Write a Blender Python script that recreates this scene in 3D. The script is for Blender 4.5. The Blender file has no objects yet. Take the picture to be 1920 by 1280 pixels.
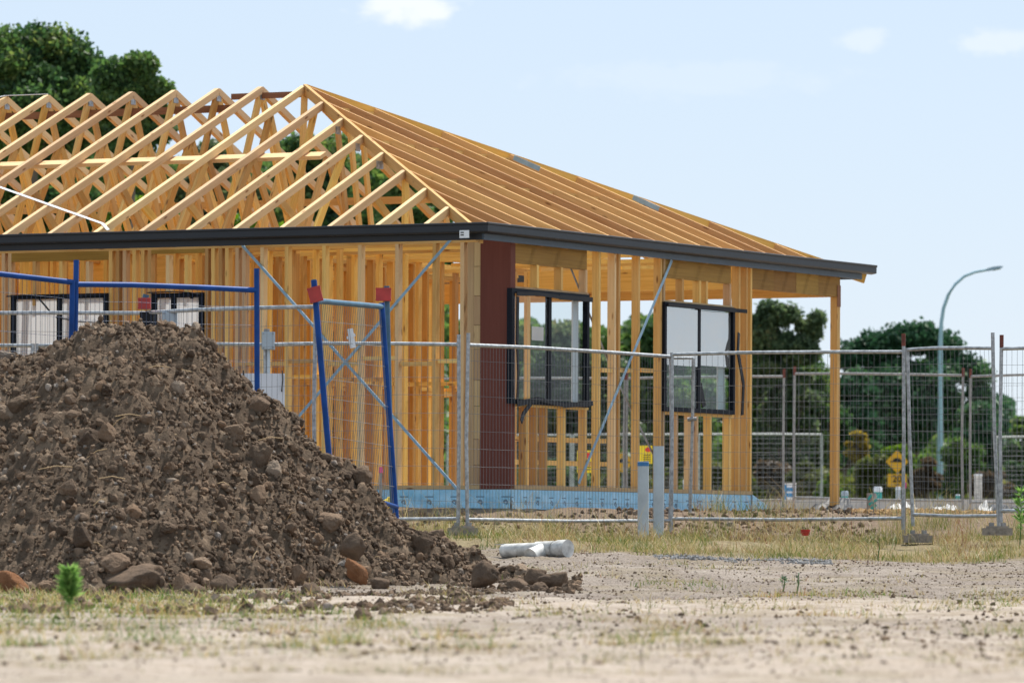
import bpy, math, random
import numpy as np
from mathutils import Vector, noise as mn
random.seed(7); RNG = np.random.default_rng(11)
SC = bpy.context.scene; COL = SC.collection
D2R = math.radians

# ------------------------------------------------------------------ survey
F, HOR, ROLL = 10892.0, 1030.0, 0.0037          # focal length in photo pixels, eye level row, roll
CZ = 0.5                                        # eye height above the near ground datum
A = 0.47933; CA, SA = math.cos(A), math.sin(A)  # yaw of the house
HX, HY = -0.5157, 62.868                        # roof datum corner of the house
ZG, HP, T1, ZR, ZS = 3.499, 0.4203, 0.4267, 3.575, 0.656
PK = T1 + 4.2                                   # half span of the hip roof
CT, CR = 0.42, -0.34                            # outer planes of the two visible walls
WT = 3.39                                       # wall top

def ray(px, py):
    u, v = px - 960.0, HOR - py
    c, s = math.cos(ROLL), math.sin(ROLL)
    return (u*c - v*s)/F, (v*c + u*s)/F
def P(px, py, Y):
    a, b = ray(px, py); return Vector((a*Y, Y, b*Y + CZ))
def HL(px, py, plane):                          # where a sight line meets a house plane -> local (t, e, z)
    a, b = ray(px, py); k, c0 = plane
    # X = HX - CA e + SA t ; Y = HY + SA e + CA t
    if k == 'L':
        t = c0; e = (HX + SA*t - a*(HY + CA*t))/(CA + a*SA)
    elif k == 'R':
        e = c0; t = (a*(HY + SA*e) - HX + CA*e)/(SA - a*CA)
    elif k == 'S':                              # street-side roof slope, z = ZR + HP t
        t = 1.0
        for _ in range(60):
            e = (HX + SA*t - a*(HY + CA*t))/(CA + a*SA)
            Y = HY + SA*e + CA*t; t = 0.5*t + 0.5*((b*Y + c0 - ZR)/HP)
    Y = HY + SA*e + CA*t
    return Vector((t, e, b*Y))

# ------------------------------------------------------------------ mesh builder
class MB:
    def __init__(s): s.v=[]; s.f=[]; s.uv=[]; s.sm=[]
    def quad(s, pts, uvs=None, smooth=False):
        n=len(s.v); s.v += [tuple(p) for p in pts]; s.f.append(tuple(range(n, n+len(pts))))
        s.uv += list(uvs) if uvs else [(0,0)]*len(pts); s.sm.append(smooth); return s
    def beam(s, p0, p1, w, h, up=(0,0,1), off=0.0):
        """box from p0 to p1; w across, h along up"""
        p0=Vector(p0); p1=Vector(p1); d=p1-p0; L=d.length
        if L < 1e-6: return s
        d/=L; up=Vector(up); x=d.cross(up)
        if x.length<1e-4: x=d.cross(Vector((1,0,0)))
        x.normalize(); y=x.cross(d).normalized()
        o=random.random()*7
        c=[(-1,-1),(1,-1),(1,1),(-1,1)]
        a=[p0+x*(i*w/2)+y*(j*h/2) for i,j in c]; b=[p1+x*(i*w/2)+y*(j*h/2) for i,j in c]
        per=[0,w,w+h,2*w+h,2*w+2*h]; n=len(s.v); s.v += [tuple(q) for q in a]+[tuple(q) for q in b]
        def face(ix,uv): s.f.append(tuple(n+q for q in ix)); s.uv += uv; s.sm.append(False)
        for k in range(4):
            k2=(k+1)%4
            face([k,k2,4+k2,4+k][::-1],[(o,per[k]),(o,per[k+1]),(o+L,per[k+1]),(o+L,per[k])][::-1])
        e=[(o+i*.02,j*.02) for i,j in c]; face([0,1,2,3],e); face([7,6,5,4],e[::-1])
        return s
    def box(s, lo, hi):
        lo=Vector(lo); hi=Vector(hi); d=hi-lo
        k=max(range(3), key=lambda i:d[i]); c=(lo+hi)/2
        p0=c.copy(); p1=c.copy(); p0[k]=lo[k]; p1[k]=hi[k]
        if k==2: return s.beam(p0,p1,d[0],d[1],(0,1,0))
        if k==0: return s.beam(p0,p1,d[1],d[2],(0,0,1))
        return s.beam(p0,p1,d[0],d[2],(0,0,1))
    def tube(s, pts, r, n=8, caps=True, smooth=True):
        pts=[Vector(p) for p in pts]; rs=r if isinstance(r,(list,tuple)) else [r]*len(pts)
        rings=[]; L=0
        for i,p in enumerate(pts):
            d=(pts[min(i+1,len(pts)-1)]-pts[max(i-1,0)]).normalized()
            ref=Vector((0,0,1)) if abs(d.z)<.9 else Vector((0,1,0))
            x=d.cross(ref).normalized(); y=x.cross(d)
            rings.append([p+(x*math.cos(t)+y*math.sin(t))*rs[i] for t in [2*math.pi*k/n for k in range(n)]])
        base=len(s.v)
        for i,R in enumerate(rings): s.v += [tuple(q) for q in R]
        acc=[0]
        for i in range(1,len(pts)): acc.append(acc[-1]+(pts[i]-pts[i-1]).length)
        for i in range(len(pts)-1):
            for k in range(n):
                k2=(k+1)%n
                s.f.append((base+i*n+k, base+(i+1)*n+k, base+(i+1)*n+k2, base+i*n+k2)); s.sm.append(smooth)
                s.uv += [(acc[i],k*.05),(acc[i+1],k*.05),(acc[i+1],k*.05+.05),(acc[i],k*.05+.05)]
        if caps:
            s.quad(rings[0]); s.quad(rings[-1][::-1])
        return s
    def disc(s, c, r, n, axis_x, axis_y, uvs=False):
        c=Vector(c); X=Vector(axis_x); Y=Vector(axis_y)
        return s.quad([c+X*math.cos(2*math.pi*k/n)*r+Y*math.sin(2*math.pi*k/n)*r for k in range(n)])
    def add_np(s, V, Fc, smooth=False):
        n=len(s.v); s.v += [tuple(p) for p in V.tolist()]
        for f in Fc: s.f.append(tuple(int(i)+n for i in f)); s.uv += [(0,0)]*len(f); s.sm.append(smooth)
        return s
    def mesh(s, name, mat, origin=(0,0,0)):
        m=bpy.data.meshes.new(name); o=Vector(origin)
        m.from_pydata([(v[0]-o[0],v[1]-o[1],v[2]-o[2]) for v in s.v],[],s.f)
        uv=m.uv_layers.new(name='uv'); uv.data.foreach_set('uv', np.array(s.uv,dtype=np.float32).ravel())
        m.polygons.foreach_set('use_smooth', np.array(s.sm,dtype=bool))
        if mat: m.materials.append(mat)
        m.update(); return m
    def build(s, name, mat, parent=None, origin=None):
        org = origin if origin is not None else (parent.get('_org',(0,0,0)) if parent else (0,0,0))
        ob=bpy.data.objects.new(name, s.mesh(name, mat, org)); COL.objects.link(ob)
        if parent: ob.parent=parent; ob['_org']=tuple(parent.get('_org',(0,0,0)))
        else: ob.location=org
        return ob
def tag(o, label=None, cat=None, group=None, kind=None):
    if label: o['label']=label
    if cat: o['category']=cat
    if group: o['group']=group
    if kind: o['kind']=kind
    return o
def thing(name, label, cat, loc, rz=0, group=None):
    o=bpy.data.objects.new(name,None); COL.objects.link(o); o.location=loc; o.rotation_euler=(0,0,rz)
    o.empty_display_size=.3; o['_org']=tuple(loc) if rz==0 else (0,0,0)
    return tag(o,label,cat,group)
def np_object(name, V, Fc, mat, parent=None, smooth=False, rnd=None, origin=(0,0,0)):
    m=bpy.data.meshes.new(name); V=np.asarray(V,dtype=np.float32)-np.array(origin,dtype=np.float32)
    nF,k=Fc.shape
    m.vertices.add(len(V)); m.vertices.foreach_set('co',V.ravel())
    m.loops.add(nF*k); m.loops.foreach_set('vertex_index',Fc.astype(np.int32).ravel())
    m.polygons.add(nF); m.polygons.foreach_set('loop_start',np.arange(0,nF*k,k,dtype=np.int32))
    m.polygons.foreach_set('use_smooth',np.full(nF,smooth))
    if rnd is not None:
        at=m.attributes.new('rnd','FLOAT','FACE'); at.data.foreach_set('value',np.asarray(rnd,dtype=np.float32))
    m.update(calc_edges=True); m.validate()
    m.materials.append(mat); o=bpy.data.objects.new(name,m); COL.objects.link(o)
    if parent: o.parent=parent
    else: o.location=origin
    return o

# ------------------------------------------------------------------ materials
class NT:
    def __init__(s,name):
        s.m=bpy.data.materials.new(name); s.m.use_nodes=True; s.t=s.m.node_tree
        s.b=s.t.nodes['Principled BSDF']; s.out=s.t.nodes['Material Output']
    def n(s,typ,**kw):
        nd=s.t.nodes.new(typ)
        for k,v in kw.items():
            if k.startswith('i_'): nd.inputs[k[2:].replace('_',' ')].default_value=v
            else: setattr(nd,k,v)
        return nd
    def l(s,a,b): s.t.links.new(a,b)
    def noise(s,vec,scale,detail=4,rough=.55,dist=0):
        nd=s.n('ShaderNodeTexNoise'); nd.inputs['Scale'].default_value=scale; nd.inputs['Detail'].default_value=detail
        nd.inputs['Roughness'].default_value=rough; nd.inputs['Distortion'].default_value=dist
        if vec is not None: s.l(vec,nd.inputs['Vector'])
        return nd.outputs['Fac']
    def ramp(s,fac,stops):
        r=s.n('ShaderNodeValToRGB'); e=r.color_ramp.elements
        while len(e)<len(stops): e.new(.5)
        for k,(p,c) in enumerate(stops): e[k].position=p; e[k].color=(c[0],c[1],c[2],1) if hasattr(c,'__len__') else (c,c,c,1)
        s.l(fac,r.inputs['Fac']); return r.outputs['Color']
    def mix(s,fac,a,b,typ='MIX'):
        m=s.n('ShaderNodeMix',data_type='RGBA',blend_type=typ)
        for val,soc in ((fac,m.inputs[0]),(a,m.inputs[6]),(b,m.inputs[7])):
            if isinstance(val,bpy.types.NodeSocket): s.l(val,soc)
            elif hasattr(val,'__len__'): soc.default_value=(*val[:3],1)
            else: soc.default_value=val
        return m.outputs[2]
    def math(s,op,a,b=0.0,clamp=False):
        m=s.n('ShaderNodeMath',operation=op,use_clamp=clamp)
        for i,v in enumerate((a,b)):
            if isinstance(v,bpy.types.NodeSocket): s.l(v,m.inputs[i])
            else: m.inputs[i].default_value=v
        return m.outputs[0]
    def bump(s,h,strength=.3,dist=.02):
        b=s.n('ShaderNodeBump'); b.inputs['Strength'].default_value=strength; b.inputs['Distance'].default_value=dist
        s.l(h,b.inputs['Height']); s.l(b.outputs['Normal'],s.b.inputs['Normal'])
    def geo(s): return s.n('ShaderNodeNewGeometry').outputs['Position']
    def obj(s): return s.n('ShaderNodeTexCoord').outputs['Object']
    def uv(s): return s.n('ShaderNodeTexCoord').outputs['UV']
    def mapping(s,vec,sc):
        m=s.n('ShaderNodeMapping'); m.inputs['Scale'].default_value=sc; s.l(vec,m.inputs['Vector']); return m.outputs['Vector']
    def col(s,c):
        if isinstance(c,bpy.types.NodeSocket): s.l(c,s.b.inputs['Base Color'])
        else: s.b.inputs['Base Color'].default_value=(*c,1)
    def set(s,rough=.6,metal=0,spec=.5):
        s.b.inputs['Roughness'].default_value=rough; s.b.inputs['Metallic'].default_value=metal; s.b.inputs['Specular IOR Level'].default_value=spec; return s

def simple(name,c,rough=.6,metal=0,var=.18,scale=6,bump=0,spec=.5):
    m=NT(name); m.set(rough,metal,spec)
    f=m.noise(m.obj(),scale,5,.6); hi=[min(1,x*(1+var)) for x in c]; lo=[x*(1-var) for x in c]
    m.col(m.ramp(f,[(.3,lo),(.7,hi)]))
    if bump: m.bump(m.noise(m.obj(),scale*4,4),bump,.01)
    return m.m
def timber(name,lo,mid,hi,knot,tint=.27,rough=.75,kn_amt=.88):
    m=NT(name); m.set(rough,0,.25); uv=m.uv()
    rnd=m.math('FRACT',m.math('ADD',m.n('ShaderNodeObjectInfo').outputs['Random'],m.n('ShaderNodeNewGeometry').outputs['Random Per Island']))
    add=m.n('ShaderNodeVectorMath',operation='ADD'); m.l(uv,add.inputs[0])
    cx=m.n('ShaderNodeCombineXYZ'); m.l(m.math('MULTIPLY',rnd,37.0),cx.inputs[0]); m.l(m.math('MULTIPLY',rnd,3.0),cx.inputs[1]); m.l(cx.outputs[0],add.inputs[1])
    v=add.outputs[0]
    grain=m.noise(m.mapping(v,(1.3,38,1)),1.0,5,.6,.6)
    base=m.ramp(grain,[(.28,lo),(.5,mid),(.74,hi)])
    big=m.noise(m.mapping(v,(.6,3,1)),1.0,2)
    base=m.mix(.35,base,m.ramp(big,[(.3,lo),(.7,hi)]))
    vo=m.n('ShaderNodeTexVoronoi'); vo.inputs['Scale'].default_value=1; m.l(m.mapping(v,(2.6,9,1)),vo.inputs['Vector'])
    kn=m.ramp(vo.outputs['Distance'],[(.06,1.0),(.15,0.0)])
    base=m.mix(m.math('MULTIPLY',kn,kn_amt),base,knot)
    val=m.math('ADD',m.math('MULTIPLY',rnd,tint*2),1-tint)
    hs=m.n('ShaderNodeHueSaturation'); m.l(val,hs.inputs['Value']); m.l(m.math('ADD',m.math('MULTIPLY',rnd,.02),.49),hs.inputs['Hue']); m.l(base,hs.inputs['Color'])
    m.col(hs.outputs['Color']); return m.m
PINE=timber('pine',(.52,.28,.08),(.66,.40,.135),(.76,.50,.20),(.22,.085,.025))
PINE_D=timber('pine_deep',(.54,.28,.06),(.70,.405,.105),(.80,.50,.15),(.2,.07,.02))
PINE_P=timber('pine_pale',(.58,.38,.19),(.68,.465,.245),(.77,.55,.32),(.25,.10,.03),.18)
BLOCK=timber('pine_weathered',(.38,.25,.125),(.48,.33,.175),(.56,.40,.22),(.16,.075,.03),.15)
ROOFP=timber('pine_roof',(.45,.225,.08),(.58,.325,.13),(.68,.42,.20),(.2,.085,.03))
LVL=timber('laminated_timber',(.20,.105,.02),(.30,.165,.035),(.38,.22,.05),(.10,.045,.012),.15,.7,.12)
BROWN=timber('brown_board',(.17,.075,.035),(.25,.115,.055),(.32,.155,.08),(.10,.03,.02),.15)
MAROON=timber('red_brown_cladding',(.125,.043,.028),(.15,.052,.033),(.175,.062,.04),(.09,.032,.024),.05,.75,.4)

def metal_paint(name,c,rough=.4): return simple(name,c,rough,0,.12,3)
GUTTER=simple('charcoal_steel',(.017,.021,.028),.42,0,.12,3,0,.35)
FASCIA=simple('charcoal_sky_sheen',(.034,.056,.085),.38,0,.12,3,0,.4)  # right-hand fascia: bluish sky reflection is mixed into the charcoal base colour
WINF=simple('black_window_aluminium',(.010,.013,.02),.5,0,.12,3,0,.08)
WRAP=simple('black_plastic_film',(.011,.012,.016),.55,0,.2,9,0,.25)
GALV=simple('galvanised_steel',(.37,.385,.40),.48,.65,.42,22)
GALV_D=simple('weathered_galvanised_steel',(.27,.265,.26),.5,.55,.25,14)
WIRE=simple('fence_wire',(.17,.175,.185),.5,.5,.2,9)
WIRE_B=simple('blue_fence_wire',(.05,.07,.13),.5,.1,.2,9)
STRAP=simple('steel_strap',(.24,.38,.50),.45,.5,.15,8)
BLUE=simple('blue_paint',(.007,.055,.235),.5,0,.3,5,0,.2)
TEALP=simple('faded_blue_paint',(.045,.12,.19),.5,0,.3,6)
RED=simple('red_paint',(.42,.035,.03),.45,0,.2,8)
RUST=simple('rusty_paint',(.14,.035,.022),.7,0,.4,30)
BOXG=simple('grey_enamel',(.36,.42,.47),.5,0,.08,5)
WHITEP=simple('white_plastic',(.74,.77,.8),.45,0,.07,4)
BOARD=simple('white_sign_board',(.66,.68,.74),.5,0,.05,3)
PVC=simple('grey_pvc',(.43,.49,.54),.45,0,.12,5)
PVCW=simple('dirty_white_pvc',(.56,.55,.52),.55,0,.42,11)
PVCB=simple('blue_cap',(.03,.16,.38),.4)
PINK=simple('pink_paint',(.8,.12,.3),.6)
STAKE=simple('weathered_stake',(.34,.31,.29),.8,0,.3,12)
TEAL=simple('teal_plastic',(.03,.36,.33),.5,0,.25,10)
CONC=simple('concrete',(.47,.45,.43),.9,0,.14,7,.3)
SIGNY=simple('sign_amber',(.95,.46,.012),.5,0,.06,3)
SIGNL=simple('notice_yellow',(.86,.66,.02),.5,0,.05,3)
INK=simple('black_ink',(.012,.012,.012),.6)
REDINK=simple('red_ink',(.7,.05,.04),.6)
BLUEINK=simple('blue_ink',(.04,.25,.5),.6)
LAMP=simple('lamp_grey',(.27,.36,.40),.45,.3,.1,3)
POLE=simple('pale_blue_pole',(.36,.53,.60),.45,.25,.1,3)
LENS=simple('lamp_lens',(.7,.72,.74),.3)
YEL=simple('yellow_plastic',(.8,.58,.04),.5)
STRAWM=simple('dry_stalk',(.42,.29,.15),.8)
DIRTY=simple('dirty_concrete',(.27,.235,.2),.95,0,.35,18,.5)
PLAS=simple('dusty_white_plastic',(.36,.36,.36),.6,0,.25,9)
BARK=simple('bark',(.17,.135,.105),.95,0,.35,5,.6)
ORANGE=simple('orange_plastic',(.65,.13,.02),.55)

def membrane_mat():
    m=NT('blue_membrane'); m.set(.38,0,.5); sx=m.n('ShaderNodeSeparateXYZ'); m.l(m.uv(),sx.inputs[0])
    u=m.math('SUBTRACT',m.math('MODULO',sx.outputs[0],.315),.157); v=m.math('SUBTRACT',sx.outputs[1],.062)
    r=m.math('SQRT',m.math('ADD',m.math('MULTIPLY',u,u),m.math('MULTIPLY',v,v)))
    ring=m.math('LESS_THAN',m.math('ABSOLUTE',m.math('SUBTRACT',r,.026)),.006)
    dot=m.math('LESS_THAN',m.math('ABSOLUTE',m.math('SUBTRACT',r,.014)),.005)
    dash=m.math('MULTIPLY',m.math('LESS_THAN',m.math('ABSOLUTE',u),.052),m.math('LESS_THAN',m.math('ABSOLUTE',m.math('SUBTRACT',v,.062)),.006))
    gap=m.math('GREATER_THAN',m.math('ADD',u,m.math('MULTIPLY',v,2.0)),-.035)
    mark=m.math('MAXIMUM',m.math('MULTIPLY',m.math('MAXIMUM',ring,dot),gap),dash)
    f=m.noise(m.obj(),9,4,.6); c=m.ramp(f,[(.3,(.20,.50,.70)),(.7,(.40,.68,.86))])
    m.col(m.mix(m.math('MULTIPLY',mark,.8),c,(.015,.04,.09)))
    m.bump(m.noise(m.mapping(m.uv(),(14,5,1)),1.0,4,.6,.8),.6,.03); return m.m
MEMB=membrane_mat()

def glass_mat(name,tint,reflect,film=None,filmcol=(.8,.82,.84)):
    m=NT(name); tr=m.n('ShaderNodeBsdfTransparent'); tr.inputs[0].default_value=(*tint,1)
    gl=m.n('ShaderNodeBsdfGlossy'); gl.inputs['Roughness'].default_value=.02
    lw=m.n('ShaderNodeLayerWeight'); lw.inputs['Blend'].default_value=.25
    fac=m.math('ADD',m.math('MULTIPLY',lw.outputs['Fresnel'],reflect*2.5),reflect*.6,True)
    mx=m.n('ShaderNodeMixShader'); m.l(fac,mx.inputs[0]); m.l(tr.outputs[0],mx.inputs[1]); m.l(gl.outputs[0],mx.inputs[2])
    outp=mx.outputs[0]
    nb=m.n('ShaderNodeBump'); nb.inputs['Strength'].default_value=.22; nb.inputs['Distance'].default_value=.02
    m.l(m.noise(m.obj(),3.5,2),nb.inputs['Height']); m.l(nb.outputs[0],gl.inputs['Normal'])
    if film:
        df=m.n('ShaderNodeBsdfDiffuse'); df.inputs[0].default_value=(*filmcol,1)
        tl=m.n('ShaderNodeBsdfTranslucent'); tl.inputs[0].default_value=(*filmcol,1)
        fm=m.n('ShaderNodeMixShader'); fm.inputs[0].default_value=.6; m.l(df.outputs[0],fm.inputs[1]); m.l(tl.outputs[0],fm.inputs[2])
        f2=m.n('ShaderNodeMixShader'); f2.inputs[0].default_value=film; m.l(outp,f2.inputs[1]); m.l(fm.outputs[0],f2.inputs[2]); outp=f2.outputs[0]
    m.l(outp,m.out.inputs['Surface']); return m.m
GLASS=glass_mat('clear_glass',(.93,.95,.95),.022)
GLASS_R=glass_mat('reflecting_glass',(.85,.9,.9),.04)
GLASS_F=glass_mat('film_covered_glass',(.9,.92,.92),.1,.8)
FILM2=glass_mat('reflecting_film',(.9,.92,.92),.95,.22,(.86,.88,.88))  # glossy film; its pale diffuse share imitates bright sky mirrored in the pane
FILM=glass_mat('milky_film',(.9,.92,.92),.06,.82,(.8,.83,.85))

def soil_mat(name,stops,sc,bs=.5,rnd=False):
    m=NT(name); m.set(.95,0,.15); g=m.geo()
    f=m.noise(g,sc,6,.65)
    c=m.ramp(f,stops)
    if rnd:
        at=m.n('ShaderNodeAttribute',attribute_name='rnd').outputs['Fac']
        c=m.mix(.62,c,m.ramp(at,[(0,(.035,.024,.018)),(.3,(.10,.068,.046)),(.62,(.20,.138,.095)),(.86,(.25,.16,.10)),(.95,(.34,.26,.19)),(1,(.33,.31,.29))]))
    m.col(c); m.bump(m.noise(g,sc*6,5,.7),bs,.03); return m.m
SOIL=soil_mat('dug_soil',[(.25,(.042,.029,.020)),(.5,(.115,.081,.055)),(.75,(.25,.182,.125))],5,.8)  # kept darker than the clods to imitate shadowed gaps between them
CLOD=soil_mat('soil_clods',[(.25,(.06,.04,.027)),(.5,(.165,.115,.078)),(.75,(.36,.265,.185))],9,.6,True)  # paler and wider in tone than the heap, imitating sunlit clod tops
ROCKM=soil_mat('clay_rock',[(.25,(.10,.075,.058)),(.5,(.165,.115,.08)),(.78,(.24,.165,.11))],8,.9)
ROCKO=soil_mat('orange_clay_rock',[(.25,(.15,.07,.035)),(.5,(.25,.115,.055)),(.78,(.34,.18,.095))],8,.9)
GRAVEL=soil_mat('grey_gravel',[(.25,(.15,.145,.14)),(.5,(.27,.265,.26)),(.78,(.42,.41,.40))],14,.6)
GRAVO=soil_mat('orange_gravel',[(.25,(.22,.12,.05)),(.5,(.40,.25,.12)),(.78,(.56,.41,.24))],14,.6)
PEB=soil_mat('pale_pebbles',[(.25,(.17,.13,.10)),(.5,(.29,.23,.185)),(.75,(.42,.35,.29))],14,.5)
def ground_mat():
    m=NT('sandy_ground'); m.set(.97,0,.1); g=m.geo()
    sp=m.n('ShaderNodeSeparateXYZ'); m.l(g,sp.inputs[0]); Y=sp.outputs[1]
    big=m.noise(g,.55,4,.6); fine=m.noise(g,7,6,.7); tiny=m.noise(g,45,4,.7)
    sand=m.ramp(fine,[(.22,(.32,.25,.185)),(.5,(.51,.425,.35)),(.78,(.61,.53,.455))])
    grit=m.ramp(tiny,[(.34,(.10,.08,.066)),(.5,(.27,.225,.19)),(.68,(.42,.365,.315))])
    earth=m.ramp(fine,[(.25,(.11,.075,.05)),(.55,(.20,.14,.095)),(.8,(.30,.22,.15))])
    grass=m.ramp(fine,[(.25,(.13,.10,.045)),(.5,(.24,.19,.09)),(.75,(.33,.27,.14))])
    # worn gravelly wheel track between y=44 and y=56
    a=m.math('SMOOTH_MIN',1,1); 
    def band(lo,hi,w):
        y=m.math('ADD',Y,m.math('MULTIPLY',m.math('SUBTRACT',big,.5),5.0))
        up=m.n('ShaderNodeMapRange',interpolation_type='SMOOTHSTEP'); m.l(y,up.inputs[0]); up.inputs[1].default_value=lo-w; up.inputs[2].default_value=lo+w
        dn=m.n('ShaderNodeMapRange',interpolation_type='SMOOTHSTEP'); m.l(y,dn.inputs[0]); dn.inputs[1].default_value=hi-w; dn.inputs[2].default_value=hi+w
        return m.math('SUBTRACT',up.outputs[0],dn.outputs[0],True)
    c=m.mix(m.math('MULTIPLY',band(42.5,56.5,1.0),.92),sand,grit)
    c=m.mix(m.math('MULTIPLY',band(30,35,2.0),.5),c,grit)
    patch=m.ramp(m.noise(g,1.3,5,.65),[(.5,0.0),(.66,1.0)])
    c=m.mix(m.math('MULTIPLY',patch,.5),c,grass)
    clump=m.ramp(m.noise(g,2.7,6,.7),[(.58,0.0),(.68,1.0)])
    c=m.mix(m.math('MULTIPLY',clump,.45),c,earth)
    spk=m.ramp(m.noise(g,16,5,.75),[(.60,0.0),(.72,1.0)])
    c=m.mix(m.math('MULTIPLY',spk,.5),c,earth)
    pale=m.ramp(m.noise(g,.9,4,.6,.5),[(.5,0.0),(.7,1.0)])
    c=m.mix(m.math('MULTIPLY',pale,.4),c,(.60,.53,.45))
    rut=m.ramp(m.noise(m.mapping(g,(.25,1.6,1)),1.0,5,.7,.4),[(.46,0.0),(.62,1.0)])
    c=m.mix(m.math('MULTIPLY',rut,.3),c,grit)
    c=m.mix(m.math('MULTIPLY',band(55.5,61.5,.8),.8),c,grass)
    c=m.mix(m.math('MULTIPLY',band(61.3,72,.6),.85),c,earth)
    far=m.n('ShaderNodeMapRange'); m.l(Y,far.inputs[0]); far.inputs[1].default_value=95; far.inputs[2].default_value=120
    c=m.mix(far.outputs[0],c,(.12,.13,.05))
    m.col(c); sp2=m.ramp(m.noise(g,60,3,.8),[(.62,0.0),(.7,1.0)])
    c=m.mix(m.math('MULTIPLY',sp2,.55),c,(.10,.08,.06)); m.col(c); h=m.math('ADD',m.math('MULTIPLY',tiny,.7),fine); m.bump(h,.9,.05); return m.m
GROUND=ground_mat()

def leaf_mat(name,stops,trans=.45):
    m=NT(name); at=m.n('ShaderNodeAttribute',attribute_name='rnd').outputs['Fac']
    c=m.ramp(at,stops); df=m.b; m.set(.55,0,.35); m.col(c)
    tl=m.n('ShaderNodeBsdfTranslucent'); hs=m.n('ShaderNodeHueSaturation'); hs.inputs['Value'].default_value=1.4; hs.inputs['Saturation'].default_value=1.1; m.l(c,hs.inputs['Color']); m.l(hs.outputs[0],tl.inputs[0])
    mx=m.n('ShaderNodeMixShader'); mx.inputs[0].default_value=trans; m.l(df.outputs[0],mx.inputs[1]); m.l(tl.outputs[0],mx.inputs[2]); m.l(mx.outputs[0],m.out.inputs['Surface'])
    return m.m
L_EUC=leaf_mat('eucalypt_leaf',[(0,(.036,.082,.034)),(.5,(.092,.165,.05)),(.85,(.17,.235,.065)),(1,(.21,.25,.08))])
L_EUC2=leaf_mat('grey_eucalypt_leaf',[(0,(.06,.10,.05)),(.5,(.12,.165,.08)),(.85,(.19,.225,.10)),(1,(.25,.22,.10))])
L_DARK=leaf_mat('dark_conifer_leaf',[(0,(0.025,0.067,0.034)),(.5,(0.052,0.132,0.063)),(1,(0.148,0.254,0.098))],.25)
L_LIGHT=leaf_mat('light_green_leaf',[(0,(0.059,0.119,0.015)),(.5,(0.132,0.224,0.026)),(1,(0.264,0.330,0.059))],.45)
L_OLIVE=leaf_mat('olive_leaf',[(0,(0.052,0.072,0.019)),(.5,(0.111,0.137,0.033)),(1,(0.208,0.195,0.065))])
L_BROWN=leaf_mat('brownish_leaf',[(0,(.05,.04,.025)),(.5,(.10,.07,.045)),(1,(.17,.12,.07))])
L_YELL=leaf_mat('yellow_leaf',[(0,(.16,.12,.02)),(.5,(.3,.22,.04)),(1,(.42,.33,.09))])
L_GRASS=leaf_mat('mixed_dry_grass',[(0,(.08,.12,.025)),(.28,(.15,.19,.045)),(.36,(.27,.22,.09)),(.6,(.38,.31,.15)),(.82,(.50,.42,.25)),(.9,(.28,.15,.08)),(1,(.2,.1,.06))],.3)
L_STRAW=leaf_mat('straw',[(0,(.2,.14,.08)),(.5,(.40,.32,.2)),(1,(.55,.46,.31))],.2)
L_WEED=leaf_mat('weed_green',[(0,(.06,.13,.02)),(.4,(.12,.2,.035)),(.5,(.33,.27,.11)),(.85,(.47,.39,.2)),(1,(.34,.18,.07))],.35)
L_FRESH=leaf_mat('fresh_green',[(0,(.09,.19,.05)),(.6,(.19,.34,.09)),(1,(.32,.45,.16))],.45)

# ------------------------------------------------------------------ ground
GP=[(-400,-.6),(0,-.5),(20,-.46),(30,-.42),(40,-.385),(45,-.343),(50,-.2),(54,-.064),(57,.06),(60,.16),(61.2,.24),(62.4,.42),(64,.45),(75,.5),(93,.6),(140,.72),(200,.8),(400,.85),(4000,.9)]
GY=np.array([g[0] for g in GP]); GZ=np.array([g[1] for g in GP])
def gprof(X,Y):
    X=np.asarray(X,float); Y=np.asarray(Y,float)
    s=np.clip((Y-50)/8,0,1); s=s*s*(3-2*s)
    Ye=Y-.9*np.clip(X,0,5)*s
    z=sum(np.interp(Ye+d,GY,GZ) for d in (-.5,-.25,0,.25,.5))/5
    return z+.10*np.clip((X-3.9)/1.4,0,1)*s*(Y<66)
def G(x,y): return float(gprof(x,y))+CZ
def vnoise(X,Y,sc,seed=0.0):
    out=np.empty(X.shape); xf=X.ravel()*sc; yf=Y.ravel()*sc; of=out.ravel()
    for i in range(len(xf)): of[i]=mn.noise((xf[i],yf[i],seed))
    return of.reshape(X.shape)
xs=np.unique(np.concatenate([np.arange(-6.2,6.21,.075),6.2+np.cumsum(np.geomspace(.1,320,34)),-6.2-np.cumsum(np.geomspace(.1,320,34))]))
ys=np.unique(np.concatenate([np.arange(17,66,.085),66+np.cumsum(np.geomspace(.1,700,46)),17-np.cumsum(np.geomspace(.12,80,24))]))
XX,YY=np.meshgrid(xs,ys)
near=np.clip(1-np.abs(XX)/9,0,1)*(YY<70)*(YY>10)
ZZ=gprof(XX,YY)+CZ
ZZ+=near*(.05*vnoise(XX,YY,.55,1)+.03*vnoise(XX,YY,2.1,5)+.018*vnoise(XX,YY,5.3,9))
V=np.stack([XX.ravel(),YY.ravel(),ZZ.ravel()],1); nx=len(xs); ny=len(ys)
i,j=np.meshgrid(np.arange(nx-1),np.arange(ny-1)); b=(j*nx+i).ravel()
go=np_object('ground',V,np.stack([b,b+1,b+1+nx,b+nx],1),GROUND,smooth=True); tag(go,kind='structure')
def GN(x,y):
    n=max(0,min(1,1-abs(x)/9))*(10<y<70)
    return G(x,y)+n*(.05*mn.noise((x*.55,y*.55,1))+.03*mn.noise((x*2.1,y*2.1,5))+.018*mn.noise((x*5.3,y*5.3,9)))

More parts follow.
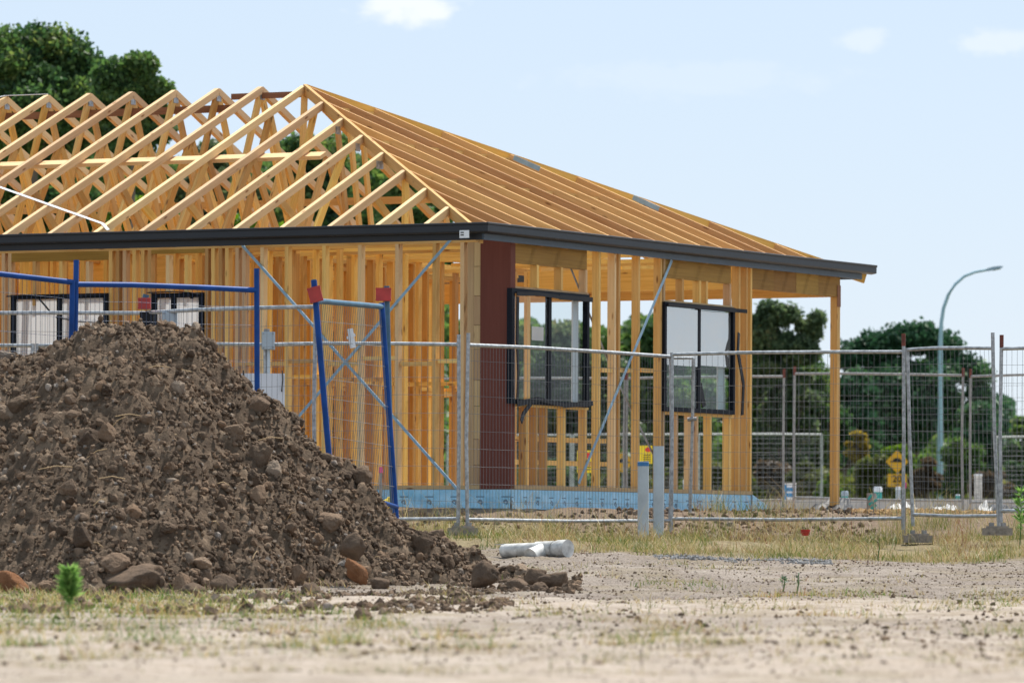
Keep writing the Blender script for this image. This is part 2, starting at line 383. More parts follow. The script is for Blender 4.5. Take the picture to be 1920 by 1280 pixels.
# ------------------------------------------------------------------ rocks and clods
def ico(sub):
    import bmesh
    bm=bmesh.new(); bmesh.ops.create_icosphere(bm,subdivisions=sub,radius=1)
    V=np.array([v.co[:] for v in bm.verts]); Fc=np.array([[v.index for v in f.verts] for f in bm.faces]); bm.free(); return V,Fc
IC1=ico(1); IC2=ico(2); IC4=ico(4)
def scatter_clods(pts, sizes, ic, squash=(.75,1.1)):
    V0,F0=ic; n=len(pts); k=len(V0)
    sc=sizes[:,None]*RNG.uniform(squash[0],squash[1],(n,3))
    jit=1+RNG.normal(0,.15 if k<20 else .085,(n,k,1)); w1=RNG.normal(0,1,(n,1,3)); w1/=np.linalg.norm(w1,axis=2)[...,None]; w2=RNG.normal(0,1,(n,1,3)); jit=jit*(1+.22*(V0[None]*w1).sum(2,keepdims=True)+.2*np.sin(3.1*(V0[None]*w2).sum(2,keepdims=True)+RNG.uniform(0,6,(n,1,1)))); a=RNG.uniform(0,6.28,n); t=RNG.uniform(-.9,.9,n)
    v=V0[None]*jit*sc[:,None,:]
    ca,sa=np.cos(a)[:,None],np.sin(a)[:,None]; x=v[...,0]*ca-v[...,1]*sa; y=v[...,0]*sa+v[...,1]*ca; z=v[...,2]
    ct,st=np.cos(t)[:,None],np.sin(t)[:,None]; y,z=y*ct-z*st,y*st+z*ct
    v=np.stack([x,y,z],-1)+pts[:,None,:]
    Fc=(F0[None]+(np.arange(n)*k)[:,None,None]).reshape(-1,3)
    return v.reshape(-1,3),Fc,np.repeat(RNG.uniform(0,1,n),len(F0))
def clod_shapes(ic,n):
    V0,F0=ic; out=[]
    for sd in range(n):
        o=np.empty_like(V0); pl=[Vector((math.sin(sd*7.3+k*2.1),math.cos(sd*5.1+k*1.3),math.sin(k*1.7+sd*3.3))).normalized() for k in range(8)]
        for q,v in enumerate(V0):
            vv=Vector(v); w=vv+Vector((sd*3.1,sd*1.7,sd*2.3)); d=1+.34*mn.noise(w*1.1)+.24*mn.noise(w*2.4)+.16*mn.noise(w*5)+.09*mn.noise(w*10)
            for nr in pl:
                dd=(vv*d).dot(nr)
                if dd>.68: d*=.68/dd*.75+.25
            o[q]=v*d
        out.append(o)
    return np.array(out),F0
def scatter_shapes(pts,sizes,shp):
    P0,F0=shp; n=len(pts); k=P0.shape[1]; v=P0[RNG.integers(0,len(P0),n)]*(sizes[:,None]*RNG.uniform(.7,1.25,(n,3)))[:,None,:]
    a=RNG.uniform(0,6.28,n); t=RNG.uniform(-1,1,n); ca,sa=np.cos(a)[:,None],np.sin(a)[:,None]; x=v[...,0]*ca-v[...,1]*sa; y=v[...,0]*sa+v[...,1]*ca; z=v[...,2]
    ct,st=np.cos(t)[:,None],np.sin(t)[:,None]; y,z=y*ct-z*st,y*st+z*ct
    v=np.stack([x,y,z],-1)+pts[:,None,:]; Fc=(F0[None]+(np.arange(n)*k)[:,None,None]).reshape(-1,3)
    return v.reshape(-1,3),Fc,np.repeat(RNG.uniform(0,1,n),len(F0))
SH2=clod_shapes(IC2,30); SH3=clod_shapes(ico(4),14)
# mound
MY=48.5
SPX=[(-430,1150),(-300,960),(-200,840),(-60,700),(0,668),(40,664),(70,643),(110,620),(150,606),(205,599),(255,598),(290,611),(330,636),(380,657),(420,685),(460,715),(500,743),(545,775),(572,812),(610,845),(650,880),(700,915),(745,945),(790,978),(830,1003),(880,1032),(930,1054),(985,1066),(1030,1085),(1060,1150)]
SX=np.array([P(p,q,MY).x for p,q in SPX]); SZ=np.array([P(p,q,MY).z for p,q in SPX])
def mound_z(X,Y):
    dy=np.asarray(Y)-MY
    return np.interp(X,SX,SZ,left=-9,right=-9)-.70*(np.sqrt(dy*dy+.10)-.316)
mx=np.arange(SX[0]-.1,SX[-1]+.1,.026); my=np.arange(MY-3.9,MY+3.9,.026)
MXX,MYY=np.meshgrid(mx,my)
gul=vnoise(MXX*1.0,MYY*.35,1.7,3)
MZ=mound_z(MXX,MYY)+.16*gul+.13*vnoise(MXX,MYY,2.2,13)+.11*np.abs(vnoise(MXX,MYY,4.6,17))+.085*np.abs(vnoise(MXX,MYY,8.5,23))+.06*np.abs(vnoise(MXX,MYY,17,31))+.026*vnoise(MXX,MYY,27,29)-.095
gz=gprof(MXX,MYY)+CZ-.10
MZ=np.maximum(MZ,gz)
V=np.stack([MXX.ravel(),MYY.ravel(),MZ.ravel()],1); nx=len(mx); ny=len(my)
i,j=np.meshgrid(np.arange(nx-1),np.arange(ny-1)); b=(j*nx+i).ravel(); Fm=np.stack([b,b+1,b+1+nx,b+nx],1)
keep=(MZ-gz).ravel()[Fm].max(1)>.001; Fm=Fm[keep]
used=np.unique(Fm); rem=np.full(len(V),-1); rem[used]=np.arange(len(used)); V=V[used]; Fm=rem[Fm]
mroot=thing('dirt_mound','large heap of dark brown dug soil in front of the house frame','dirt mound',(-3.1,MY,G(-3.1,MY)))
mo=np_object('soil_heap',V,Fm,SOIL,mroot,True,origin=tuple(mroot.location))
def mz_at(x,y):
    i=np.clip(((x-mx[0])/.026).astype(int),0,len(mx)-1); j=np.clip(((y-my[0])/.026).astype(int),0,len(my)-1); return MZ[j,i]
def clod_points(n,front):
    x=RNG.uniform(SX[2],SX[-1],n*3); y=MY+RNG.uniform(-3.7,front,n*3); z=mz_at(x,y); g=gprof(x,y)+CZ
    ok=z>g-.02; p=np.stack([x,y,z],1)[ok][:n]; return p
VV=[];FF=[];RR=[]; off=0
for n,lo,hi,pw,ic in ((15000,.006,.020,1.3,IC1),(6500,.014,.036,2.0,IC1),(600,.028,.058,2.0,'m'),(110,.05,.12,1.6,'l')):
    p=clod_points(n,1.2); s=lo+(hi-lo)*RNG.uniform(0,1,len(p))**pw
    p[:,2]+=s*.25
    v,f,r=scatter_shapes(p,s,SH2 if ic=='m' else SH3) if isinstance(ic,str) else scatter_clods(p,s,ic); VV.append(v);FF.append(f+off);RR.append(r);off+=len(v)
co=np_object('soil_clods',np.concatenate(VV),np.concatenate(FF),CLOD,mroot,False,np.concatenate(RR),origin=tuple(mroot.location)); tag(co,kind='stuff')

m=MB()
for k in range(46):
    x=random.uniform(SX[3],SX[-3]); y=MY-random.uniform(.4,3.0); z=float(mz_at(np.array([x]),np.array([y]))[0])
    if z<G(x,y)+.05: continue
    L=random.uniform(.08,.30); a=random.uniform(0,6.28); e_=Vector((math.cos(a),math.sin(a)*.5,random.uniform(-.5,.6))).normalized()*L
    p=Vector((x,y,z+.03)); m.tube([p,p+e_*.5+Vector((0,0,.02)),p+e_],.0035,4)
so=m.build('straw_stalks',STRAWM,mroot,origin=tuple(mroot.location)); tag(so,kind='stuff')
def boulder(name,label,cat,px,py,wpx,hpx,Y,mat,seed,ang=0.0,rough=.28,group=None):
    """px,py = foot of the rock in the photo survey, at depth Y"""
    c=P(px,py,Y); s=F/Y; rx=wpx/s/2; rz=hpx/s/2; V0,F0=IC4
    out=np.empty_like(V0)
    for q,v in enumerate(V0):
        vv=Vector(v); w=vv+Vector((seed*3.1,seed*1.7,seed))
        d=1+rough*mn.noise(w*1.1)+rough*.7*mn.noise(w*2.3)+.17*mn.noise(w*4.3)+.10*mn.noise(w*9)+.05*mn.noise(w*19)
        # flatten towards random facets
        for k in range(9):
            nrm=Vector((math.sin(seed*7+k*2.1),math.cos(seed*5+k*1.3),math.sin(k*1.7+seed))).normalized()
            dd=(vv*d).dot(nrm)
            if dd>.68: d*=.68/dd*.75+.25
        out[q]=v*d
    ca,sa=math.cos(ang),math.sin(ang)
    x=out[:,0]*rx; z=out[:,2]*rz; y=out[:,1]*rx*.85
    out=np.stack([x*ca-z*sa,y,x*sa+z*ca],1); out[:,2]-=out[:,2].min(); out+=np.array([c.x,c.y,c.z-.02])
    o=np_object(name,out,F0,mat,None,True,origin=(c.x,c.y,c.z)); return tag(o,label,cat,group)
BG='lumps of clay around the foot of the mound'
boulder('boulder','big dark clod standing upright at the right end of the mound','boulder',908,1098,60,58,46.0,ROCKM,1.3,group=BG)
boulder('boulder','grey knobbly clod left of the loose pile beyond the mound end','boulder',968,1112,58,40,45.4,ROCKM,2.1,group=BG)
boulder('boulder','brown lump at the back of the loose pile beyond the mound end','boulder',1006,1100,50,44,45.9,ROCKM,3.7,.5,group=BG)
boulder('boulder','tan lump topping the loose pile beyond the mound end','boulder',1040,1104,58,40,45.6,ROCKM,4.4,-.2,group=BG)
boulder('boulder','small brown lump in front of the loose pile','boulder',1032,1127,52,30,44.9,ROCKM,5.9,group=BG)
boulder('boulder','low brown lump at the left front of the loose pile','boulder',1012,1118,44,32,45.1,ROCKM,6.2,group=BG)
boulder('boulder','grey rounded boulder halfway up the lower right slope','boulder',662,1048,60,54,46.6,ROCKM,7.7,group=BG)
boulder('boulder','long orange clay lump leaning against the grey boulder','boulder',668,1092,36,58,45.9,ROCKO,8.1,.5,.42,group=BG)
boulder('boulder','dark round clod right of the leaning orange lump','boulder',712,1108,38,36,45.6,ROCKM,9.4,group=BG)
boulder('boulder','dark clod at the toe below the grey boulder','boulder',585,1121,42,36,45.2,ROCKM,10.3,group=BG)
boulder('boulder','wide tan slab of clay lying behind the green weed','boulder',245,1112,150,52,45.3,ROCKM,11.9,.14,group=BG)
boulder('boulder','orange clay boulder cut by the left edge of the photo','boulder',18,1117,76,54,45.2,ROCKO,12.2,group=BG)
boulder('boulder','low tan lump right of the wide clay slab','boulder',362,1116,58,32,45.1,ROCKM,13.8,-.2,group=BG)
boulder('boulder','flat grey-topped lump near the middle of the mound toe','boulder',420,1112,56,46,45.2,ROCKM,14.5,.2,group=BG)
boulder('boulder','brown embedded boulder high on the left of the mound','boulder',80,912,60,50,47.0,ROCKO,15.1,.4,group=BG)
boulder('boulder','large dull boulder embedded at the left edge of the slope','boulder',30,905,85,66,47.1,ROCKM,16.6,.2,group=BG)
boulder('boulder','dark angular boulder embedded mid slope','boulder',272,950,62,44,46.9,ROCKM,17.3,-.3,group=BG)
boulder('boulder','black clod alone on the sand in front of the mound toe','boulder',526,1152,46,26,38.0,ROCKM,18.8,group=BG)
boulder('boulder','pointed reddish clod alone on the sand','boulder',680,1168,42,38,34.5,ROCKM,19.2,.2,group=BG)
boulder('boulder','small dark clod behind the flat lumps on the sand','boulder',802,1180,26,24,32.5,ROCKM,20.7,group=BG)
boulder('boulder','flat dark lump lying on the open sand','boulder',845,1194,70,24,30.5,ROCKM,21.1,group=BG)
boulder('boulder','dark clod in the left foreground','boulder',228,1212,28,22,28.5,ROCKM,22.9,group=BG)
boulder('boulder','small stone on the foreground sand right of the flat lump','boulder',1008,1208,22,10,29.0,ROCKM,23.3,group=BG)
# loose gravel, pebbles
def fbm(x,y,s,z=0): return mn.noise((x*s,y*s,z))+.5*mn.noise((x*s*2.3,y*s*2.3,z+3))
def scat(name,n,region,lo,hi,mat,pw=2.0,mask=None):
    pts=[]
    while len(pts)<n:
        x,y=region()
        if mask and not mask(x,y): continue
        pts.append((x,y,GN(x,y)))
    p=np.array(pts); s=lo+(hi-lo)*RNG.uniform(0,1,n)**pw; p[:,2]+=s*.2
    v,f,r=scatter_clods(p,s,IC1); o=np_object(name,v,f,mat,None,False,r); return tag(o,kind='stuff')
def reg_px(px0,px1,Y0,Y1):
    def f():
        y=random.uniform(Y0,Y1); x=(random.uniform(px0,px1)-960)/F*y; return x,y
    return f
scat('pebbles',9000,reg_px(-150,2070,42,56.5),.004,.013,CLOD,3.0)
scat('pebbles',5200,reg_px(-150,2070,22,57),.003,.014,PEB,3.5)
scat('pebbles',5000,reg_px(-150,2070,20.5,34),.0025,.008,PEB,2.5)
scat('soil_crumbs',900,reg_px(-100,620,34,45.2),.006,.05,CLOD,3.2,lambda x,y:fbm(x,y,1.2,75)>.0)
scat('soil_crumbs',2600,reg_px(-150,2070,24,46),.005,.018,CLOD,3.0,lambda x,y:fbm(x,y,1.1,71)>.15)
scat('pebbles',420,reg_px(-150,2070,22,57),.008,.026,CLOD,3.0,lambda x,y:mn.noise((x*.8,y*.4,9))>.1)
scat('soil_crumbs',1500,reg_px(520,960,36,45.5),.008,.04,CLOD,3.0,lambda x,y:mn.noise((x*1.1,y*.5,4))>.02)
scat('soil_crumbs',700,reg_px(840,1090,44.6,48.5),.008,.042,CLOD,2.8,lambda x,y:mn.noise((x*1.6,y*.8,14))>-.15 and random.random()<1-abs(y-46.2)/2.6)
scat('gravel',900,reg_px(1225,1560,52.9,54.9),.006,.024,GRAVEL,1.6,lambda x,y:fbm(x,y,1.6,33)+.9*abs(y-53.9)<.55)
scat('gravel_bed',2600,reg_px(1590,1870,66,72),.015,.04,GRAVO)
scat('building_rubble',1500,reg_px(780,1640,60.4,68),.008,.045,CLOD,2.4,lambda x,y:y<62.0+1.7*max(0,x))

# ------------------------------------------------------------------ grass and weeds
def blades(name,pts,hlo,hhi,w,mat,lean=.45,rr=None):
    n=len(pts); p=np.asarray(pts); h=RNG.uniform(hlo,hhi,n)*(.55+.9*RNG.uniform(0,1,n)**2); a=RNG.uniform(0,6.28,n); ln=RNG.uniform(0,lean,n)*h
    wd=np.stack([np.cos(a),np.sin(a),0*a],1)*(w*RNG.uniform(.6,1.3,n))[:,None]; a2=RNG.uniform(0,6.28,n); dr=np.stack([np.cos(a2),np.sin(a2),0*a2],1)
    up=np.zeros((n,3)); up[:,2]=h
    b0=p-wd; b1=p+wd; m=p+up*.55+dr*(ln*.35)[:,None]; m0=m-wd*.8; m1=m+wd*.8; t=p+up+dr*ln[:,None]; t0=t-wd*.15; t1=t+wd*.15
    V=np.stack([b0,b1,m1,m0,t1,t0],1).reshape(-1,3); k=np.arange(n)[:,None]*6
    Fc=np.concatenate([k+np.array([[0,1,2,3]]),k+np.array([[3,2,4,5]])])
    r=rr if rr is not None else np.clip(RNG.uniform(0,1,n)*.75+.14+.55*np.array([mn.noise((q[0]*1.4,q[1]*.8,41)) for q in p]),0,1); o=np_object(name,V,Fc,mat,None,False,np.concatenate([r,r])); return tag(o,kind='stuff')
def gpts(n,region,mask):
    out=[]; tries=0
    while len(out)<n and tries<n*60:
        tries+=1; x,y=region()
        if mask(x,y): out.append((x,y,GN(x,y)-.01))
    return out
# strip in front of the fence
pts=gpts(20000,reg_px(640,2100,54.6,61.5),lambda x,y: fbm(x,y,1.1,2)>(-.12+.25*max(0,(56.3-y))+(.45 if y>60.2+.5*x else 0)))
blades('dry_grass',pts,.035,.13,.0032,L_GRASS,1.5)
pts=gpts(1700,reg_px(700,1320,58.5,61.8),lambda x,y: fbm(x,y,1.7,8)>.0)
pts+=gpts(3500,reg_px(1300,2050,60,67),lambda x,y: fbm(x,y,1.2,12)>.15)
blades('dry_grass',pts,.10,.34,.0026,L_GRASS,1.2)
# wild tufts on the sand
def tuft_mask(x,y): return fbm(x,y,.9,5)>.28
pts=gpts(9000,reg_px(-100,2050,24,54.8),lambda x,y: tuft_mask(x,y) and fbm(x,y,3.1,1)>.0)
blades('sparse_grass',pts,.015,.075,.003,L_GRASS,1.6)
pts=gpts(12000,reg_px(-120,640,23,44.9),lambda x,y: fbm(x,y,1.3,15)+.5*fbm(x,y,3.7,16)>-.02-.35*min(1,max(0,(y-32)/4))+max(0,(30-y)/7)*random.random()+max(0,((x/y*F+960)-330)/170)*random.random())
blades('weeds',pts,.015,.08,.0028,L_WEED,1.5)
pts=gpts(16000,reg_px(-120,2060,23,55),lambda x,y: fbm(x,y,.8,25)>-.15)
blades('straw_litter',pts,.006,.016,.0016,L_STRAW,9.0)
pts=gpts(5000,reg_px(-100,2050,21.5,31),lambda x,y: fbm(x,y,1.6,55)>.32)
blades('sparse_grass',pts,.012,.05,.002,L_GRASS,1.7)
pts=[]
for (px,Y,r,n) in ((655,25.5,.09,140),(640,27,.09,80),(1480,43.0,.35,220),(1600,43.2,.4,200),(700,31,.2,160),(1270,47,.4,160),(330,38,.5,300),(210,40,.6,300),(820,28.5,.15,90),(1200,26.5,.2,90),(1560,36,.3,120),(1880,41.5,.3,140),(560,24.6,.12,70),(80,26,.3,160),(905,25,.15,60),(1330,30,.3,90)):
    cx=(px-960)/F*Y
    for q in range(n):
        a=random.uniform(0,6.28); rr=r*math.sqrt(random.random()); x=cx+rr*math.cos(a); y=Y+rr*1.6*math.sin(a); pts.append((x,y,GN(x,y)-.01))
blades('grass_tufts',pts,.025,.09,.003,L_WEED,1.3)

# ------------------------------------------------------------------ house frame
hroot=thing('house_frame','unclad timber frame of a new house with open hip roof trusses and charcoal gutter','house',(HX,HY,CZ+.4),math.pi/2-A)
HO=(0,0,.4)                                        # local z datum of the house
hroot['_org']=HO
WUP=(0,0,1)
def hb(name,mb,mat,parent=hroot,**kw):
    o=mb.build(name,mat,parent); o['_org']=HO
    if kw: tag(o,**kw)
    return o
def V3(t,e,z): return Vector((t,e,z))
def rz_(s): return ZR+HP*s                        # top of the rafters at plan distance s from the eaves datum
SLOPE=math.sqrt(1+HP*HP)
CH=.082; CW=.058
def chordL(mb,e,t0,t1,mirror=False):              # rafter on the street (or far) slope, running in t
    f=(lambda t:2*PK-t) if mirror else (lambda t:t)
    return mb.beam(V3(f(t0),e,rz_(t0)-CH/2*SLOPE),V3(f(t1),e,rz_(t1)-CH/2*SLOPE),CW,CH)
BCZ=WT+.045
EAVE=-.42
def web(parent,e,a,b):
    hb('web',MB().beam(V3(a[0],e,a[1]),V3(b[0],e,b[1]),.036,.10),random.choice((PINE,PINE_D,PINE)),parent)
def under(t): 
    s=min(t,2*PK-t); return rz_(s)-.06
for k in range(1,13):
    e=PK+.6*k
    m=MB(); chordL(m,e,EAVE,PK); chordL(m,e,EAVE,PK,True); m.beam(V3(.3,e,BCZ),V3(2*PK-.3,e,BCZ),CW,CH)
    tr=hb('roof_truss',m,PINE_P)
    hb('nail_plate',MB().beam(V3(PK-.055,e-.0225,rz_(PK)-.10),V3(PK+.055,e-.0225,rz_(PK)-.10),.003,.13),GALV,tr)
    hw=[((1.45,under(1.45)),(2.15,BCZ+.03)),((2.15,BCZ+.03),(3.0,under(3.0))),((3.0,under(3.0)),(3.75,BCZ+.03)),((3.75,BCZ+.03),(PK-.03,under(PK)-.06))]
    if k<=7:
        for a,b in hw: web(tr,e,a,b)
        web(tr,e,(.75,under(.75)),(1.2,BCZ+.03)); web(tr,e,(2*PK-.75,under(.75)),(2*PK-1.2,BCZ+.03))
        for a,b in hw: web(tr,e,(2*PK-a[0],a[1]),(2*PK-b[0],b[1]))
    else:
        for a,b in hw[1:]: web(tr,e,a,b)
# hip end: truncated trusses under the street slope
for k in range(0,8):
    e=T1+.6*k
    if k==7: e=PK
    m=MB(); chordL(m,e,EAVE,e-.02); 
    j=hb('jack_rafter',m,PINE_P)
    m2=MB(); chordL(m2,e,EAVE,e-.02,True); hb('jack_rafter',m2,PINE)
    if k in (2,4,6,7):
        m=MB().beam(V3(.3,e,BCZ),V3(2*PK-.3,e,BCZ),CW,CH); hb('ceiling_joist',m,PINE_D)
        top=min(e,PK)
        if top>1.2:
            n=max(1,int(top/1.45)); 
            for q in range(n):
                ta=.9+q*1.45; tb=min(ta+.72,top); 
                if ta<top:
                    web(j,e,(ta,under(ta)),(tb,BCZ+.03)); web(j,e,(tb,BCZ+.03),(min(ta+1.45,top),under(min(ta+1.45,top))))
            # flat top of the truncated truss
        if top<PK-.5:
            hb('truncated_top',MB().beam(V3(e+.02,e,rz_(e)-.10),V3(2*PK-e-.02,e,rz_(e)-.10),CW,CH),PINE,hroot)
            for q in range(1,4):
                tm=e+(2*PK-2*e)*q/4; hb('web',MB().beam(V3(tm,e,rz_(e)-.14),V3(tm+.35,e,BCZ+.03),.036,.085),PINE,hroot)
# right slope jacks, running in e
for k in range(0,16):
    t=T1-.0+.6*(k) if k<8 else PK+.6*(k-7)
    s=min(t,2*PK-t)
    if s<.2: continue
    m=MB(); m.beam(V3(t,EAVE,rz_(EAVE)-CH/2*SLOPE),V3(t,s-.02,rz_(s-.02)-CH/2*SLOPE),.036,CH); hb('hip_rafter_jack',m,ROOFP)
m=MB().beam(V3(EAVE,EAVE,rz_(EAVE)-.06),V3(PK,PK,rz_(PK)-.055),.04,.12); hb('hip_rafter',m,PINE)
m=MB().beam(V3(2*PK-EAVE,EAVE,rz_(EAVE)-.06),V3(PK,PK,rz_(PK)-.055),.04,.12); hb('hip_rafter',m,PINE_D)
# longitudinal members
tp=2.55
bd=MB(); up=Vector((-HP,0,1)).normalized(); bd.beam(V3(tp,3.2,rz_(tp)-.14),V3(tp,12.2,rz_(tp)-.14),.15,.045,up); hb('roof_binder',bd,PINE_P)
hb('ridge_board',MB().beam(V3(PK+.03,PK+.95,rz_(PK)-.25),V3(PK+.03,13,rz_(PK)-.25),.04,.085),BROWN)
hb('ridge_board',MB().beam(V3(PK+.0,PK-.1,rz_(PK)-.115),V3(PK+.0,PK+1.0,rz_(PK)-.115),.04,.07),BROWN)
hb('roof_binder',MB().beam(V3(2*PK-2.2,3.6,rz_(2.2)-.22),V3(2*PK-2.2,12,rz_(2.2)-.22),.036,.09),PINE)
hb('roof_binder',MB().beam(V3(2*PK-3.6,4.0,BCZ+.1),V3(2*PK-3.6,12,BCZ+.1),.036,.09),PINE)
def strap(pts,w=.032,th=.004,nrm=(0,0,1)):
    m=MB()
    for a,b in zip(pts[:-1],pts[1:]): m.beam(a,b,w,th,nrm)
    return m
def S(px,py): 
    q=HL(px,py,('S',0.0)); return V3(q.x,q.y,rz_(q.x)+.006)
hb('steel_strap',strap([S(-60,330),S(0,352),S(192,420),S(203,432)],.034,.005,up),WHITEP)
q0=V3(PK,PK+3.6,rz_(PK)+.03); hb('steel_strap',strap([V3(PK-.3,PK+4.3,rz_(PK)-.06),V3(PK,PK+.6*7,rz_(PK)+.004),V3(PK,PK+.6*6,rz_(PK)+.004)],.04,.008),WHITEP)
# nail plates and brackets near the hip
for k,s in ((4,.10),(5,.10),(3,.16)):
    e=T1+.6*k; hb('nail_plate',MB().beam(V3(e-.24,e-.03,rz_(e)-.17),V3(e-.24+s,e-.03,rz_(e)-.17),.004,.09),GALV)
for (t,e) in ((PK+1.2,2.6),(PK+2.3,1.55)):
    hb('nail_plate',MB().beam(V3(t+.3,e,rz_(e)+.02),V3(t+.3,e-.35,rz_(e-.35)+.02),.006,.06),STRAP)

# gutter and fascia
GD,FD=.585,.475; GE=2*PK+.42; FE=2*PK+.21
def gutter_run(axis,a,b):
    # quad gutter profile (distance outward d, height z), swept along the eaves
    prof=[(FD,ZG-.01),(FD,ZG-.112),(FD+.03,ZG-.116),(GD-.016,ZG-.104),(GD-.010,ZG-.094),(GD-.010,ZG-.03),(GD,ZG-.024),(GD+.002,ZG-.006),(GD-.006,ZG),(GD-.016,ZG-.002),(GD-.018,ZG-.08),(FD+.012,ZG-.10)]
    m=MB(); n=len(prof)
    def pt(d,z,s): return V3(s,-d,z) if axis=='R' else V3(-d,s,z)
    for i in range(n):
        p,q=prof[i],prof[(i+1)%n]
        # mitre at the near corner
        a0=-p[0] if a is None else a; a1=-q[0] if a is None else a
        m.quad([pt(p[0],p[1],a0),pt(q[0],q[1],a1),pt(q[0],q[1],b),pt(p[0],p[1],b)][::(1 if axis=='R' else -1)],[(0,0),(0,.1),(b,.1),(b,0)])
    m.quad([pt(d,z,b) for d,z in prof])
    return m
gl=hb('gutter',gutter_run('L',None,16.0),GUTTER); gr=hb('gutter',gutter_run('R',None,GE),GUTTER)
FB=ZG-.182
hb('fascia',MB().box(V3(-FD+.002,-FD+.026,FB),V3(-FD+.024,16,ZG-.02)),GUTTER)
m=MB().box(V3(-FD+.002,-FD+.002,FB),V3(FE,-FD+.024,ZG-.02)); fr=hb('fascia',m,FASCIA)
for z in (FB+.028,FB+.056): hb('fascia_bead',MB().box(V3(-FD+.01,-FD-.003,z),V3(FE-.004,-FD+.0018,z+.008)),FASCIA,fr)
hb('fascia',MB().box(V3(FE-.001,-FD+.03,FB+.003),V3(FE+.02,6,ZG-.025)),FASCIA)
lab=HL(862,432,('L',-GD)); lb2=HL(880,446,('L',-GD))
hb('gutter_label',MB().box(V3(-GD-.006,lb2.y,lb2.z),V3(-GD-.002,lab.y,lab.z)),WHITEP,gl)
for zz in (.72,.4): hb('label_print',MB().box(V3(-GD-.009,lb2.y+(lab.y-lb2.y)*.55,lb2.z+(lab.z-lb2.z)*zz-.006),V3(-GD-.0065,lb2.y+(lab.y-lb2.y)*.88,lb2.z+(lab.z-lb2.z)*zz+.006)),INK,gl)

# slab, membrane, plates
SB=ZS-.24
m=MB(); m.box(V3(CT+.006,CR+.006,SB-.2),V3(6.62,14,ZS)); hb('slab',m,CONC)
m=MB(); m.box(V3(6.621,3.6,SB-.2),V3(2*PK-.42,14,ZS-.004)); hb('slab',m,CONC)
def memb(p0,p1,out,zt,zb,uo=0):
    m=MB(); n=int((p1-p0).length/.05); out=Vector(out); prev=None
    for i in range(n+1):
        s=i/n; p=p0.lerp(p1,s); L=s*(p1-p0).length
        col=[]
        for r in range(6):
            v=r/5; z=zt+(zb+.02*mn.noise((L*1.7+uo,3,uo))-zt)*v
            w=.012+.018*(mn.noise((L*4+uo,z*9,1))+.5)*v+.03*v*v*max(0,mn.noise((L*2.2,uo,5)))
            col.append((Vector((p.x,p.y,z))+out*w,(L+uo,z-zb)))
        if prev:
            for r in range(5): m.quad([prev[r][0],prev[r+1][0],col[r+1][0],col[r][0]],[prev[r][1],prev[r+1][1],col[r+1][1],col[r][1]],True)
        prev=col
    return m
hb('membrane',memb(V3(CT,9,0),V3(CT,CR-.01,0),(-1,0,0),ZS-.004,SB+.035),MEMB)
hb('membrane',memb(V3(CT-.01,CR,0),V3(6.63,CR,0),(0,-1,0),ZS-.004,SB+.03,3.3),MEMB)
fa=HL(1411,927,('R',CR-.03)); fb=HL(1454,957,('R',CR-.03)); fc=HL(1411,953,('R',CR-.05))
m=MB(); m.quad([fa,fc,fb+Vector((0,0,-.0)),fb+Vector((.02,.05,.01))],[(0,.2),(0,0),(.6,0),(.6,.02)]); m.quad([fa+Vector((0,.4,0)),fa,fb+Vector((.02,.05,.01)),fb+Vector((.3,.5,0))],[(0,.2),(0,.3),(.6,.3),(.6,.3)]); hb('membrane_flap',m,MEMB)
hb('bottom_plate',MB().box(V3(CT,CR+.095,ZS),V3(CT+.09,13,ZS+.045)),BLOCK)
hb('bottom_plate',MB().box(V3(CT,CR,ZS),V3(6.62,CR+.09,ZS+.045)),BLOCK)
hb('top_plate',MB().box(V3(CT+.002,CR+.095,WT-.045),V3(CT+.088,13,WT)),PINE)
hb('top_plate',MB().box(V3(CT,CR+.002,WT-.045),V3(9.2,CR+.088,WT)),PINE)
ST0=ZS+.045; ST1=WT-.045; STUDS=[0]
def studL(px,w=.045,z0=ST0,z1=ST1,mat=None,name='stud'):
    e=HL(px,700,('L',CT)).y; STUDS[0]+=1
    hb(name,MB().box(V3(CT+.001,e-w,z0),V3(CT+.089,e,z1)),mat or random.choice((PINE,PINE,PINE_P)))
def studR(px,px1=None,z0=ST0,z1=ST1,mat=None,name='stud',py=700):
    # px..px1: face seen towards the street plus its edge
    t=HL(px1,py,('R',CR)).x; w=.045; STUDS[0]+=1
    hb(name,MB().box(V3(t-w,CR+.001,z0),V3(t,CR+.089,z1)),mat or random.choice((PINE,PINE,PINE_P)))
def zL(px,py): return HL(px,py,('L',CT)).z
def zR(px,py): return HL(px,py,('R',CR)).z
# street wall: corner pier, studs
ec=HL(901,700,('L',CT)).y; eb=HL(876,700,('L',CT)).y
hb('corner_panel',MB().box(V3(CT-.012,CR,ZS+.004),V3(CT+.10,ec,WT)),MAROON)
zz=[ST0,ST0+.22,ST0+.50,ST0+.86,ST0+1.14,ST0+1.48,ST0+1.74,ST0+2.06,ST0+2.38,ST1]
for a,b in zip(zz[:-1],zz[1:]): hb('packing_block',MB().box(V3(CT+.001,ec+.003,a+.003),V3(CT+.089,ec+.085,b-.002)),BLOCK)
hb('stud',MB().box(V3(CT+.001,ec+.088,ST0),V3(CT+.089,eb,ST1)),BLOCK)
for px in (487,533,603,670,740,810,862,440,453,383,395,409,421,203,216,229,247,263,276,2,14,-40,-110,-180): studL(px)
for px in (60,110,160): studL(px,z0=zL(px,490)-.5,z1=zL(px,490)); 
for px in (310,345): studL(px,z0=zL(px,548),z1=zL(px,478))
hb('lintel',MB().box(V3(CT+.003,HL(206,480,('L',CT)).y,zL(110,489)),V3(CT+.05,HL(20,480,('L',CT)).y,ST1)),LVL)
